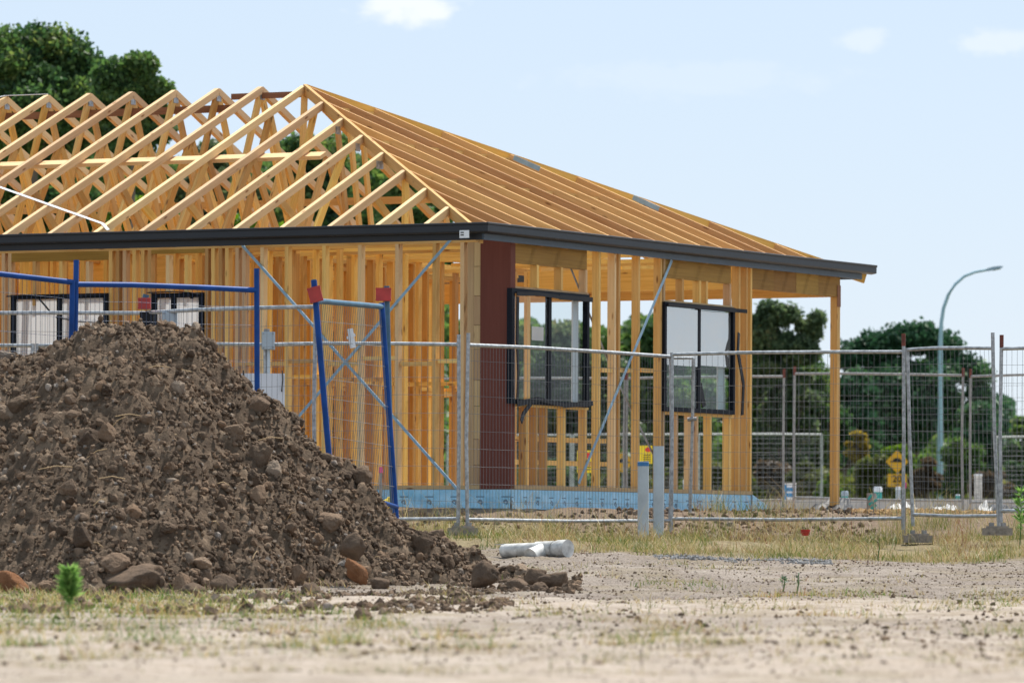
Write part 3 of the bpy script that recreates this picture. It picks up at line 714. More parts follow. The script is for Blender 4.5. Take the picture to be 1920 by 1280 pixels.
hb('lintel',MB().box(V3(CT+.003,HL(383,480,('L',CT)).y,zL(330,475)),V3(CT+.05,HL(280,480,('L',CT)).y,ST1)),LVL)
for a,b in ((487,440),(533,490),(603,536),(670,606),(740,673),(810,743),(862,813)):
    z=zL(a,680)+random.choice((-.03,.0,.03)); hb('nogging',MB().box(V3(CT+.006,HL(a,680,('L',CT)).y+.001,z),V3(CT+.084,HL(b,680,('L',CT)).y-.047,z+.045)),PINE)
def sp(px,py,plane,off=.02):
    q=HL(px,py,plane); 
    return V3(plane[1]-off,q.y,q.z) if plane[0]=='L' else V3(q.x,plane[1]-off,q.z)
LW=('L',CT); RW=('R',CR)
hb('steel_brace',strap([sp(456,460,LW),sp(858,916,LW)],.03,.012,(-1,0,0)),STRAP)
hb('steel_brace',strap([sp(846,450,LW),sp(545,800,LW)],.03,.012,(-1,0,0)),STRAP)
# right wall
for px in (1126,1155,1163,1200,1241): studR(0,px)
for px in (1388,1402,1410): studR(0,px)
studR(0,1247,mat=BLOCK)
def lint(x0,x1,yb,mat=LVL,xr=None):
    hb('lintel',MB().box(V3(HL(x0,500,RW).x,CR+.004,zR((x0+x1)/2,yb)),V3(HL(x1,500,RW).x,CR+.06,ST1)),mat)
lint(958,1101,499); lint(1243,1371,526)
W1T=zR(1030,552); W1B=zR(1030,757); W2T=zR(1310,577); W2B=zR(1310,772)
for px in (1010,1055,1101): studR(0,px,z0=W1T+.06,z1=zR(1030,499))
for px in (1282,1314,1327,1371): studR(0,px,z0=W2T+.05,z1=zR(1310,526))
for px in (990,1009,1027,1061,1101): studR(0,px,z1=W1B-.045)
for px in (1272,1299,1310,1335,1371): studR(0,px,z1=W2B-.045)
for (x0,x1,z) in ((958,1104,W1B-.045),(1246,1376,W2B-.045)):
    hb('sill_plate',MB().box(V3(HL(x0,700,RW).x,CR+.002,z),V3(HL(x1,700,RW).x,CR+.088,z+.043)),PINE)
for (x0,x1,z) in ((958,1104,W1T+.012),(1246,1376,W2T+.012)):
    hb('head_plate',MB().box(V3(HL(x0,560,RW).x,CR+.002,z),V3(HL(x1,560,RW).x,CR+.088,z+.045)),BLOCK)
for a,b in ((1130,1148),(1164,1186),(1204,1226)):
    z=zR(a,697); hb('nogging',MB().box(V3(HL(a,697,RW).x-.01,CR+.006,z),V3(HL(b,697,RW).x+.02,CR+.084,z+.045)),PINE)
hb('steel_brace',strap([sp(1257,488,RW),sp(1082,906,RW)],.032,.012,(0,-1,0)),STRAP)
hb('steel_brace',strap([sp(1070,466,RW,-.095),sp(1160,690,RW,-.095),sp(1244,862,RW,-.095)],.03,.006,(0,-1,0)),GALV_D)
# alfresco beam and post
tp_=HL(1572,700,('R',CR)).x; t0=HL(1408,520,RW).x; zb=HL(1575,557,RW).z
n=4
for i in range(n):
    a=t0+(tp_+.05-t0)*i/n; b=t0+(tp_+.05-t0)*(i+1)/n
    hb('veranda_beam',MB().box(V3(a+.001,CR+.002+.001*(i%2),zb),V3(b-.001,CR+.065,WT-.046)),LVL)
hb('veranda_beam',MB().box(V3(tp_-.02,CR+.07,zb+.002),V3(tp_+.045,5.6,WT-.046)),PINE_D)
hb('veranda_post',MB().box(V3(tp_-.045,CR+.0,.30),V3(tp_+.045,CR+.09,zb)),PINE)
hb('veranda_bracket',MB().box(V3(tp_-.05,CR-.006,zb-.12),V3(tp_+.05,CR-.002,zb+.14)),BROWN)
for q in range(7): hb('ceiling_joist',MB().box(V3(6.7+.001*q,CR+.12+.55*q,WT-.05),V3(tp_-.05,CR+.155+.55*q,WT+.04)),PINE_D)

# windows
def window(plane,x0,y0,x1,y1,glass,film=None,nm='window',mull=.5):
    k=plane[0]; c=plane[1]-.035
    a=HL(x0,y0,(k,c)); b=HL(x1,y1,(k,c)); ym=None
    zt=HL((x0+x1)/2,y0,(k,c)).z; zb_=HL((x0+x1)/2,y1,(k,c)).z
    s0,s1=(a.y,b.y) if k=='L' else (a.x,b.x)
    def bx(u0,u1,z0,z1,d0,d1):
        u0,u1=min(u0,u1),max(u0,u1)
        return (V3(c+d0,u0,z0),V3(c+d1,u1,z1)) if k=='L' else (V3(u0,c+d0,z0),V3(u1,c+d1,z1))
    lo,hi=min(s0,s1),max(s0,s1); fw=.052; m=MB()
    m.box(*bx(lo,lo+fw,zb_,zt,0,.062)); m.box(*bx(hi-fw,hi,zb_,zt,0,.062)); m.box(*bx(lo+fw+.001,hi-fw-.001,zt-fw,zt,.001,.061)); m.box(*bx(lo+fw+.001,hi-fw-.001,zb_,zb_+fw,.001,.061))
    w=hb(nm,m,WINF); mid=s0+(s1-s0)*mull
    hb('mullion',MB().box(*bx(mid-.034,mid+.034,zb_+fw+.001,zt-fw-.001,.012,.058)),WINF,w)
    for u0,u1,d in ((lo+fw,mid-.035,.022),(mid+.035,hi-fw,.042)):
        if u0>u1: continue
        hb('pane',MB().box(*bx(u0+.002,u1-.002,zb_+fw+.002,zt-fw-.002,d,d+.005)),glass,w)
    return w,lo,hi,zb_,zt,bx
w1=window(RW,960,546,1105,760,GLASS)
w,lo,hi,zb_,zt,bx=w1
hb('reveal_board',MB().box(*bx(hi-.20,hi-.058,zb_+.06,zt-.06,.11,.125)),WHITEP,w)
hb('pane_sticker',MB().box(*bx(lo+.50,lo+.78,zt-.55,zt-.40,.014,.016)),FILM,w)
w2=window(RW,1247,571,1378,774,GLASS_R)
w,lo,hi,zb_,zt,bx=w2
hb('sky_reflection_film',MB().box(*bx(lo+.06,(lo+hi)/2-.05,zt-.72,zt-.06,.014,.016)),FILM2,w)  # pale film sheets stand in for the sky reflection on the upper panes
hb('sky_reflection_film',MB().box(*bx((lo+hi)/2+.05,hi-.06,zt-.70,zt-.06,.033,.035)),FILM2,w)
hb('reveal_board',MB().box(*bx(hi-.24,hi-.058,zb_+.06,zt-.06,.11,.125)),WHITEP,w)
w3=window(LW,20,551,200,790,GLASS_F); w4=window(LW,284,549,379,760,GLASS_F,mull=.42)
def wrapstrip(win,pts,w=.05): 
    m=MB()
    for a,b in zip(pts[:-1],pts[1:]): m.beam(a,b,w*random.uniform(.7,1.2),.012,(0,-1,0))
    hb('loose_wrap',m,WRAP,win)
def R_(px,py,o=.05): return sp(px,py,RW,o)
def L_(px,py,o=.05): return sp(px,py,LW,o)
wrapstrip(w1[0],[R_(962,551,.045),R_(1000,551,.05),R_(1042,557,.045),R_(1104,562,.045)],.05)
wrapstrip(w1[0],[R_(964,556,.045),R_(962,640,.05),R_(965,700,.045),R_(963,755,.045)],.05)
wrapstrip(w1[0],[R_(962,757),R_(1000,748,.07),R_(1050,760,.06),R_(1104,756)],.05)
wrapstrip(w1[0],[R_(988,756),R_(974,775),R_(965,790,.08)],.05)
wrapstrip(w2[0],[R_(1244,571,.06),R_(1300,576,.07),R_(1368,582,.08),R_(1386,584,.10)],.05)
wrapstrip(w2[0],[R_(1378,624),R_(1372,660,.08),R_(1381,720,.09),R_(1383,778,.06)],.06)
wrapstrip(w2[0],[R_(1312,720,.0),R_(1320,762,.0)],.09)
wrapstrip(w3[0],[L_(70,552),L_(88,572),L_(97,583)],.03); wrapstrip(w3[0],[L_(110,595),L_(150,603),L_(184,605)],.045)
wrapstrip(w3[0],[L_(18,556),L_(60,553),L_(120,556),L_(202,552)],.045); wrapstrip(w4[0],[L_(282,549),L_(330,547),L_(362,549),L_(380,552)],.06); wrapstrip(w4[0],[L_(360,548),L_(364,560)],.05)

# interior partitions: studs beyond the first hundred go into one part
inner=MB()
def partition(axis,c,a,b,step=.45,openings=(),nog=True,door=2.1):
    n=int(abs(b-a)/step)+1
    def bx(u0,u1,z0,z1):
        return (V3(c,u0,z0),V3(c+.085,u1,z1)) if axis=='L' else (V3(u0,c,z0),V3(u1,c+.085,z1))
    inner.box(*bx(a,b,ST1,ST1+.045)); 
    segs=[]; u=a
    for o0,o1 in sorted(openings): segs.append((u,o0)); u=o1
    segs.append((u,b))
    for s0,s1 in segs:
        if s1-s0<.05: continue
        inner.box(*bx(s0,s1,ZS+.002,ST0))
        k=max(1,round((s1-s0)/step))
        for i in range(k+1):
            q=s0+(s1-s0-.045)*i/k+random.uniform(-.01,.01)
            inner.box(*bx(q,q+.042,ST0,ST1))
        if nog:
            z=ZS+1.25; inner.box(*bx(s0+.05,s1-.05,z,z+.045))
    for o0,o1 in openings: inner.box(*bx(o0,o1,ZS+door,ST1-.001)) if door<2.3 else inner.box(*bx(o0,o1,ST1-.24,ST1-.001))
partition('L',2.9,3.0,13,.45,((6.1,7.0),)); partition('L',4.6,3.4,13,.45,((9.0,9.8),)); partition('L',6.55,2.9,6.2,.45,())
partition('R',3.0,2.9,4.4,.45); partition('L',1.15,2.2,6.2,.3); partition('L',2.3,2.0,7.0,.35,((5.0,5.8),)); partition('L',4.1,1.9,7.0,.3); partition('R',4.6,3.0,8.9,.45,()); partition('R',6.4,CT+.1,4.5,.45,((3.0,3.8),)); partition('R',8.7,CT+.1,8.9,.45,())
partition('L',8.75,4.6,13,.45,((5.2,6.6),(10,11.5)))
partition('L',1.75,3.1,13,.4,((7.2,8.0),)); partition('L',5.6,4.7,13,.35); partition('L',7.6,4.7,13,.35,((6.0,6.8),)); partition('R',5.5,1.8,5.6,.3); partition('R',3.75,1.8,6.5,.35); partition('R',7.5,CT+.1,8.8,.35,((2.0,2.8),))
inner_o=hb('partition_framing',inner,PINE_D); tag(inner_o,kind='stuff')
# wall to the veranda (t = 6.55) with a wide door opening
for e in (CR+.10,CR+.20,2.62,2.80,3.2,3.6,4.05,4.5): hb('stud',MB().box(V3(6.53,e,ST0),V3(6.618,e+.042,ST1)),PINE)
hb('lintel',MB().box(V3(6.54,CR+.25,ST1-.26),V3(6.60,2.62,ST1)),PINE_D)
hb('timber_stack',MB().beam(V3(5.4,1.1,ZS+.35),V3(3.4,1.3,ZS+.35),.3,.05).beam(V3(5.4,1.1,ZS+.62),V3(3.2,1.4,ZS+.62),.25,.05),PINE)
for t in (1.0,1.6,2.2,2.8,3.4,4.0,5.2,5.8): hb('ceiling_batten',MB().box(V3(t,CR+.1,WT-.045),V3(t+.045,2.95,WT-.002)),PINE_D)

# ------------------------------------------------------------------ fences
def fence(p0,p1,h,label,group,frame=GALV,wire=WIRE,r=.019,rail0=.12,railt=.16,ext=(0,0),lean=(0,0,0),cap=None,wires=True,vs=.062,hs=.17,name='mesh_fence',cat='fence',sag=.012,wr=.0017,mid=None):
    p0=Vector(p0); p1=Vector(p1); lean=Vector(lean); base=(p0+p1)/2; root=thing(name,label,cat,base,0,group)
    d=(p1-p0); L=d.length
    def pt(s,z): return p0+d*s+Vector((0,0,z))+lean*(z/h)
    for s,ex in ((0,ext[0]),(1,ext[1])):
        post=MB().tube([pt(s,0),pt(s,h*.5)+Vector((random.uniform(-.018,.018),0,0)),pt(s,h+ex)],r,8).build('post',frame,root)
        if cap and ex>0.01: MB().tube([pt(s,h+ex-.13),pt(s,h+ex+.002)],r*1.12,8).build('post_cap',cap,post)
    MB().tube([pt(0,h-.02),pt(.3,h-sag*.7),pt(.7,h-sag),pt(1,h-.02)] if railt==0 else [pt(0,h-railt),pt(.3,h-railt-sag*.7),pt(.7,h-railt-sag),pt(1,h-railt)],r,8).build('top_rail',frame,root)
    MB().tube([pt(0,rail0),pt(.5,rail0-sag),pt(1,rail0)],r,8).build('bottom_rail',frame,root)
    zt=h-railt
    if mid: MB().tube([pt(0,mid),pt(.5,mid-sag),pt(1,mid)],r*.8,8).build('mid_rail',frame,root)
    if wires:
        m=MB(); n=int(L/vs)
        for k in range(1,n):
            s=k/n; w=.006*mn.noise((k*.3,p0.x,1)); m.tube([pt(s,rail0),pt(s,zt)+Vector((w,0,0))],wr,4,False)
        nh=int((zt-rail0)/hs)
        for k in range(1,nh):
            z=rail0+(zt-rail0)*k/nh; wv=random.uniform(-.008,.008)
            m.tube([pt(0,z),pt(.35,z+wv),pt(.7,z-wv),pt(1,z)],wr,4,False)
        m.build('wire_mesh',wire,root)
    return root
def PG(px,py,Y): return P(px,py,Y)
FG='galvanised temporary fence panels in front of the house'
def panel_px(xa,ya,Ya,xb,yb,Yb,label,group=FG,h=1.92,railt=.0,**kw):
    """rail ends in the photo survey + their depth -> standing panel of height h"""
    a=P(xa,ya,Ya); b=P(xb,yb,Yb); a.z-=h-railt; b.z-=h-railt
    return fence(a,b,h,label,group,railt=railt,**kw)
panel_px(878,643,58.0,1257,665,61.7,'galvanised fence panel across the red brown corner panel and first right window',ext=(.10,0),h=1.88)
panel_px(1260,661,61.6,1694,656,60.8,'galvanised fence panel crossing the second window and the end post',ext=(0,.17),cap=RUST,h=1.88)
panel_px(1713,652,60.7,1874,649,59.7,'galvanised fence panel in front of the street lamp',ext=(0,.14),h=1.86,lean=(-.065,0,0))
panel_px(1878,650,59.65,2270,646,58.2,'galvanised fence panel cut by the right edge of the photo',ext=(.12,0),cap=RUST,h=1.80)
panel_px(503,642,58.4,860,642,58.05,'galvanised fence panel across the left wall beside the corner',ext=(0,.08),h=1.88)
panel_px(70,644,58.75,497,642,58.4,'galvanised fence panel behind the mound with grey box on its right end',ext=(0,0),h=1.88)
panel_px(-340,646,59.0,62,644,58.75,'galvanised fence panel running out at the left edge behind the mound',h=1.88)
panel_px(-190,586,55.9,276,583,54.8,'nearer galvanised fence panel behind the mound top, left of the red clamp',h=1.98)
panel_px(280,582,54.75,592,571,53.6,'nearer galvanised fence panel between the red clamp and the blue gate',h=1.98)
# stay on the front fence
st=thing('fence_stay','galvanised back stay leaning on the front fence below the second window','fence stay',P(1297,958,61.9))
MB().tube([P(1300,672,61.75),P(1298,800,61.8),P(1294,960,61.9)],.017,8).build('stay_tube',GALV,st); MB().tube([P(1262,671,61.75),P(1300,671,61.75)],.015,8).build('stay_arm',GALV,st)
MB().tube([P(1289,786,61.78),P(1306,785,61.78)],.022,8).build('clamp',GALV_D,st)
# blue panels and gate
panel_px(143,529,52.2,481,540,53.4,'blue painted fence panel rising behind the mound peak','blue painted fence panels',h=2.0,frame=BLUE,wire=WIRE_B,r=.025,ext=(.2,.18),vs=.05)
panel_px(-330,478,50.4,136,525,52.15,'blue painted fence panel leaving the photo at the left','blue painted fence panels',h=2.0,frame=BLUE,wire=WIRE_B,r=.025,vs=.05)
ga=P(617,856,53.5); gb=P(744,950,55.6); gta=P(592,566,53.5); gtb=P(716,575,55.6)
ga2=ga+(ga-gta)*.24
gr_=thing('fence_gate','leaning blue mesh gate panel with a red clamp on its left post','gate',(ga2+gb)/2)
gp=MB().tube([ga2,gta,gta+(gta-ga)*.14],.028,8).build('post',BLUE,gr_); MB().tube([gta+(gta-ga)*.06,gta+(gta-ga)*.145],.022,8).build('post_spigot',TEALP,gr_)
MB().tube([gb-Vector((0,0,.2)),gtb,gtb+(gtb-gb)*.02],.028,8).build('post',BLUE,gr_)
MB().tube([gta,gta.lerp(gtb,.1)+Vector((0,0,.01)),gtb],.026,8).build('top_rail',TEALP,gr_); MB().tube([ga2.lerp(gta,.04),gb],.022,8).build('bottom_rail',BLUE,gr_)
m=MB()
for k in range(1,36):
    s=k/36; m.tube([ga2.lerp(gb-Vector((0,0,.15)),s),gta.lerp(gtb,s)],.0022,4,False)
for k in range(1,10):
    s=k/10; m.tube([ga2.lerp(gta,s),gb.lerp(gtb,s)],.0022,4,False)
m.build('wire_mesh',WIRE,gr_)
cl=P(591,552,53.45); 
def clamp_block(c,w,h,d,mat,parent,tilt=0):
    m=MB(); ux=Vector((math.cos(tilt),0,math.sin(tilt))); uz=Vector((-math.sin(tilt),0,math.cos(tilt)))
    m.beam(c-uz*h/2,c+uz*h/2,w,d,(0,1,0)); m.beam(c-ux*w*.52+uz*h*.42,c+ux*w*.52+uz*h*.42,d*1.1,h*.12,uz); m.beam(c-ux*w*.52-uz*h*.42,c+ux*w*.52-uz*h*.42,d*1.1,h*.12,uz)
    return m.build('clamp',mat,parent)
clamp_block(cl,.12,.14,.09,RED,gr_,.25)
pp=thing('gate_post','faded blue upright post with a red clamp on its top beside the gate','post',P(736,950,56.0))
MB().tube([P(737,975,56.0),P(730,760,56.0),P(725,536,56.0)],.027,8).build('post_tube',TEALP,pp); clamp_block(P(719,552,55.95),.145,.125,.1,RED,pp)
c3=thing('fence_clamp','red fence clamp on a dark strap above the mound peak','clamp',P(270,600,54.7)); clamp_block(P(271,569,54.7),.115,.105,.09,RED,c3); MB().box(P(262,626,54.75)-Vector((0,.02,0)),P(288,585,54.75)+Vector((0,.02,0))).build('strap',WRAP,c3); MB().tube([P(272,562,54.7),P(274,552,54.7)],.03,8).build('bolt',TEALP,c3)
tg=thing('gate_tag','small white tag tied to the blue gate mesh','tag',P(658,650,54.6))
MB().beam(P(662,652,54.55),P(656,616,54.55),.055,.004,(0,-1,0)).beam(P(659,633,54.54),P(657,628,54.54),.085,.004,(0,-1,0)).build('tag_plate',WHITEP,tg)
# cabinets
def cabinet(name,label,x0,y0,x1,y1,Y,pipe=None):
    a=P(x0,y1,Y); b=P(x1,y0,Y); r=thing(name,label,'utility box',((a.x+b.x)/2,Y,a.z))
    bd=MB().box((a.x,Y,a.z),(b.x,Y+.10,b.z)).build('body',BOXG,r); MB().box((a.x+.006,Y-.012,a.z+.008),(b.x-.006,Y-.001,b.z-.008)).build('door',BOXG,r)
    for sx in (a.x+.012,b.x-.022):
        for sz in (a.z+.014,b.z-.024): MB().box((sx,Y-.02,sz),(sx+.01,Y-.0125,sz+.01)).build('screw',GALV_D,r)
    if pipe:
        q=P(pipe,760,Y); MB().tube([(q.x,Y+.05,a.z),(q.x,Y+.05,q.z-.6)],.016,8).build('conduit',PVC,r); MB().tube([(q.x-.02,Y+.05,b.z),(q.x-.02,Y+.05,b.z+.03)],.03,8).build('cap',GALV_D,r)
cabinet('utility_box','grey box on a thin conduit beside the blue post',491,622,515,655,58.3,503)
cabinet('utility_box','pale blue grey plate box on the fence in front of the narrow left window',304,584,332,622,54.6,None)
sb=thing('sign_board','blank white board tied to the fence behind the right shoulder of the mound','sign board',P(490,790,57.9))
a=P(452,800,57.9); b=P(534,700,57.9); MB().box((a.x,57.88,a.z),(b.x,57.9,b.z)).build('board',BOARD,sb)
for px in (456,529): MB().tube([P(px,694,57.86),P(px+1,712,57.86),P(px-1,734 if px>500 else 708,57.86)],.007,5).build('cable_tie',INK,sb)
# fence feet
def foot(px,py,Y,label):
    c=P(px,py,Y); r=thing('ballast_block',label,'ballast block',c,0,'concrete filled feet of the temporary fence')
    m=MB().box((c.x-.15,c.y-.09,c.z-.06),(c.x+.15,c.y+.09,c.z+.015)); m.box((c.x-.11,c.y-.07,c.z+.016),(c.x+.11,c.y+.07,c.z+.035)); m.build('block',DIRTY,r)
    for s in (-.06,.06): MB().tube([(c.x+s,c.y,c.z+.035),(c.x+s,c.y,c.z+.07)],.028,8).build('socket',GALV_D,r)
foot(868,992,57.9,'dark fence foot in the grass below the paired posts'); foot(1722,1006,60.3,'dark fence foot below the leaning posts at right'); foot(1870,992,59.5,'dark fence foot at the far right fence joint')
# rear fence
RG='temporary fence panels behind the house'
for (xa,ya,Ya,xb,yb,Yb,lb) in ((1820,703,86,2110,698,84,'rear fence panel at the right edge behind the lamp'),(1490,698,87.5,1806,701,86.2,'rear fence panel crossing the tall lamp post'),(1176,707,88,1470,703,87.6,'rear fence panel seen through the veranda opening'),(870,708,88.4,1172,707,88,'rear fence panel seen through the first right window'),(560,709,88.8,866,708,88.4,'rear fence panel hidden behind the partitions')):
    panel_px(xa,ya,Ya,xb,yb,Yb,lb,RG,frame=GALV_D,h=2.0,ext=(.09,.09),vs=.08,cap=RUST)
RF='far fence panels along the road'
for (xa,ya,xb,yb,Y,lb) in ((1310,813,1540,813,140,'far fence panel ending at a free post by the shrubs'),(1075,814,1305,813,141,'far fence panel seen between the right wall studs'),(840,816,1070,814,142,'far fence panel seen under the first right window'),(1868,818,2110,816,138,'far fence panel at the right edge of the photo')):
    panel_px(xa,ya,Y,xb,yb,Y,lb,RF,frame=PVCW,h=1.75,r=.028,vs=.15,hs=.115,wr=.004)

# ------------------------------------------------------------------ small site things
def vpipe(px,ytop,ybot,wpx,Y,label,cap=None):
    a=P(px-.5*0,ybot,Y); b=P(px,ytop,Y); r=wpx*Y/F/2; root=thing('standing_pipe',label,'pipe',a,0,'upright pvc pipes by the right wall')
    m=MB(); m.tube([a-Vector((0,0,.15)),a.lerp(b,.5),b],r,20,False); m.tube([b,a+Vector((0,0,.1))],r*.9,20,False); m.build('pipe_wall',PVC,root)
    if cap: MB().tube([b-Vector((0,0,.03)),b+Vector((0,0,.012))],r*1.05,20).build('pipe_cap',PVCB,root); MB().tube([b+Vector((0,0,.0125)),b+Vector((0,0,.018))],r*.98,20).build('cap_seal',WHITEP,root)
vpipe(1206,868,985,21,60.2,'shorter upright grey pipe with a blue cap',True); vpipe(1235,836,988,20,60.6,'taller open upright grey pipe')
# lying pipe
Yp=53.6; a=P(938,1024,Yp+.15); b=P(1034,1028,Yp-.1); 
lp=thing('lying_pipe','length of dirty white drain pipe with tee and socket lying on the dirt','pipe',P(1000,1042,Yp))
r=.066; e1=P(945,1027,Yp+.2); e2=P(1062,1029,Yp-.35); gz_=GN(e1.x,e1.y)+r; e1.z=gz_-.01; e2.z=GN(e2.x,e2.y)+r+.01
d=(e2-e1).normalized()
m=MB().tube([e1,e1.lerp(e2,.5),e2],r,20,False); m.tube([e2,e1],r*.92,20,False); m.build('pipe_body',PVCW,lp)
MB().tube([e2-d*.14,e2-d*.10,e2+d*.02],[r*1.05,r*1.24,r*1.26],20).build('socket',PVCW,lp)
c=e1.lerp(e2,.66); dv=Vector((-d.y,d.x,0)); dv=-dv if dv.y>0 else dv; dv=(dv+Vector((0,0,-.35))).normalized()
MB().tube([c-d*.1,c+d*.12],r*1.14,20).build('tee_sleeve',PVCW,lp); MB().tube([c,c+dv*.13,c+dv*.2],[r*1.05,r*1.1,r*1.18],20).build('tee_branch',PVCW,lp)
MB().beam(e1-d*.10+Vector((0,0,r*.92)),e1+d*.02+Vector((0,0,r*.98)),.05,.006).build('broken_lip',PVCW,lp)
def stake(px,yt,yb,Y,label):
    a=P(px,yb,Y); b=P(px+1,yt,Y); r=thing('survey_stake',label,'stake',a,0,'pink topped survey stakes')
    MB().beam(a-Vector((0,0,.1)),b-Vector((0,0,.0)),.032,.032).build('stake',STAKE,r); MB().beam(b-Vector((0,0,.055)),b+Vector((0,0,.006)),.04,.04).build('painted_top',PINK,r)
stake(713,876,955,59.5,'pink topped stake behind the blue gate'); stake(1695,905,988,60.9,'pink topped stake beside the leaning fence posts')
fl=thing('red_cup','small red plastic scrap in the grass under the bottom rail','plastic scrap',P(1510,1004,59.6)); q=P(1510,1004,59.6)
MB().tube([q,q+Vector((0,0,.035)),q+Vector((0,0,.065))],[.03,.045,.05],10).build('cup',RED,fl); MB().beam(q+Vector((-.06,-.03,.03)),q+Vector((.05,-.04,.05)),.05,.006).build('torn_flap',RED,fl)
yb=thing('yellow_lid','small yellow plastic lid at the foot of the blue gate','plastic lid',P(727,946,56.6)); q=P(727,946,56.6); MB().tube([q-Vector((.03,0,.0)),q+Vector((.03,.02,.03))],[.045,.05],10).build('lid',YEL,yb); MB().tube([q+Vector((.03,.02,.03)),q+Vector((.04,.03,.045))],.055,10).build('rim',YEL,yb)
# painted stump, conduits, pillars
def pedestal(name,label,cat,px,yt,yb,wpx,Y,mat,capm=None,captop=.18,sq=False,group=None):
    a=P(px,yb,Y); b=P(px,yt,Y); r=wpx*Y/F/2; root=thing(name,label,cat,a,0,group); h=b.z-a.z
    m=MB()
    if sq: m.beam(a-Vector((0,0,.2)),b-Vector((0,0,h*captop if capm else 0)),2*r,2*r,(0,1,0))
    else: m.tube([a-Vector((0,0,.2)),b-Vector((0,0,h*captop if capm else 0))],r,14)
    m.build('body',mat,root)
    if capm:
        m=MB(); c0=b-Vector((0,0,h*captop-.0005))
        m.beam(c0,b,2*r*1.08,2*r*1.08,(0,1,0)) if sq else m.tube([c0,b-Vector((0,0,.02)),b],[r*1.08,r*1.08,r*.8],14)
        m.build('cap',capm,root)
    return root,a,b,r
st_,a,b,r=pedestal('painted_stump','pale timber stump sprayed with teal paint in the gravel','stump',1634,924,980,18,67,STAKE)
for k in range(5):
    z=a.z+(b.z-a.z)*(.1+.17*k); MB().beam((a.x-r*.9+random.uniform(0,.04),a.y-r-.004,z),(a.x+r*.5+random.uniform(-.03,.04),a.y-r-.004,z+.06),.006,.03,(0,0,1)).build('paint_streak',TEAL,st_)
pedestal('conduit_riser','teal conduit riser with white top behind the kerb','conduit riser',1646,912,940,15,100,TEAL,WHITEP,.35,group='utility risers behind the kerb')
pedestal('conduit_riser','short teal riser with grey cap beside the end post','conduit riser',1584,920,940,13,100,TEAL,BOXG,.5,group='utility risers behind the kerb')
pedestal('conduit_riser','thin pale riser under the speed plate','conduit riser',1684,912,940,9,100,PVC,WHITEP,.2,group='utility risers behind the kerb')
pedestal('conduit_riser','low teal riser between the rear fence posts','conduit riser',1796,926,940,8,100,TEAL,WHITEP,.2,group='utility risers behind the kerb')
pedestal('utility_pillar','white utility pillar left of the far right fence joint','utility pillar',1834,888,940,14,98,PVCW,WHITEP,.07,sq=True)
pl,a,b,r=pedestal('utility_pillar','white pillar with blue markings behind the flap of the blue membrane','utility pillar',1481,905,940,22,96,WHITEP,PVCW,.06,sq=True)
for zz in (.25,.55): 
    for sx in (-.45,.2): MB().box((a.x+r*sx-.025,a.y-r-.006,a.z+(b.z-a.z)*zz),(a.x+r*sx+.035,a.y-r-.002,a.z+(b.z-a.z)*(zz+.2))).build('blue_marking',BLUEINK,pl)
MB().box((a.x-r*.98,a.y-r-.004,a.z),(a.x-r*.6,a.y-r-.001,b.z-.03)).build('blue_edge',BLUEINK,pl)
pedestal('conduit_riser','pale riser seen between the studs under the second window','conduit riser',1284,898,940,7,100,PVC,WHITEP,.2,group='utility risers behind the kerb')
# kerb wall
ka=P(1380,936,93.5); kb=P(2200,935,92.5); kc=P(600,937,94.5); 
kr=thing('kerb_wall','low grey concrete kerb wall behind the gravel','kerb',(ka.x,93,ka.z-.45))
N=16
for i in range(N):
    p=kc.lerp(kb,i/N); q=kc.lerp(kb,(i+1)/N); gap=(q-p).normalized()*.004; h=.55
    MB().beam(p+gap-Vector((0,0,h/2)),q-gap-Vector((0,0,h/2)),.12,h).build('kerb_block',CONC,kr)
# plastic sheets
def sheet(name,label,corners,mat,seed,n=14,amp=.06,back=None):
    a,b,c,d=[Vector(q) for q in corners]; V=[]; 
    for i in range(n+1):
        for j in range(n+1):
            u,v=i/n,j/n; p=a.lerp(b,u).lerp(d.lerp(c,u),v); w=mn.noise((u*4+seed,v*4,seed))+.5*mn.noise((u*9,v*9+seed,seed))
            V.append(p+Vector((.3*amp*w,amp*.5*w,amp*w)))
    V=np.array([v[:] for v in V]); k=[(i*(n+1)+j) for i in range(n) for j in range(n)]; k=np.array(k); Fc=np.stack([k,k+1,k+n+2,k+n+1],1)
    o=np_object(name,V,Fc,mat,None,True,origin=tuple(a)); sol=o.modifiers.new('thick','SOLIDIFY'); sol.thickness=.006
    return tag(o,label,'plastic sheet','plastic sheeting along the kerb')
sheet('plastic_sheet','black plastic sheet pulled up into a peak behind the end post',[P(1508,958,70.5),P(1600,957,70.5),P(1592,936,71.3),P(1562,932,71.2)],WRAP,1.0,amp=.05)
sheet('plastic_sheet','white plastic sheet spread below the black peak',[P(1478,962,70.2),P(1625,963,70.2),P(1600,955,71.8),P(1540,953,71.8)],PLAS,2.0,amp=.04)
sheet('plastic_sheet','crumpled white plastic right of the speed plate',[P(1662,958,72),P(1720,957,72),P(1712,946,73),P(1672,949,73)],PLAS,3.0,amp=.08)
sheet('plastic_sheet','crumpled black and white plastic left of the white pillar',[P(1742,957,72),P(1795,960,72),P(1792,950,73.5),P(1770,952,73)],PLAS,4.0,amp=.07)
sheet('plastic_sheet','black plastic lump in front of the kerb left of the pale crumple',[P(1748,957,72.6),P(1780,956,72.6),P(1772,951,73.6),P(1752,951,73.6)],WRAP,6.0,amp=.07)
sheet('plastic_sheet','tall pale crumple of plastic under the far right fence joint',[P(1830,964,69),P(1862,962,69),P(1850,946,69.8),P(1838,946,69.8)],PLAS,5.0,amp=.09)
sheet('plastic_sheet','black plastic draped at the far right before the kerb',[P(1850,963,69.5),P(1912,962,69.5),P(1905,953,71),P(1858,946,71)],WRAP,7.0,amp=.08)
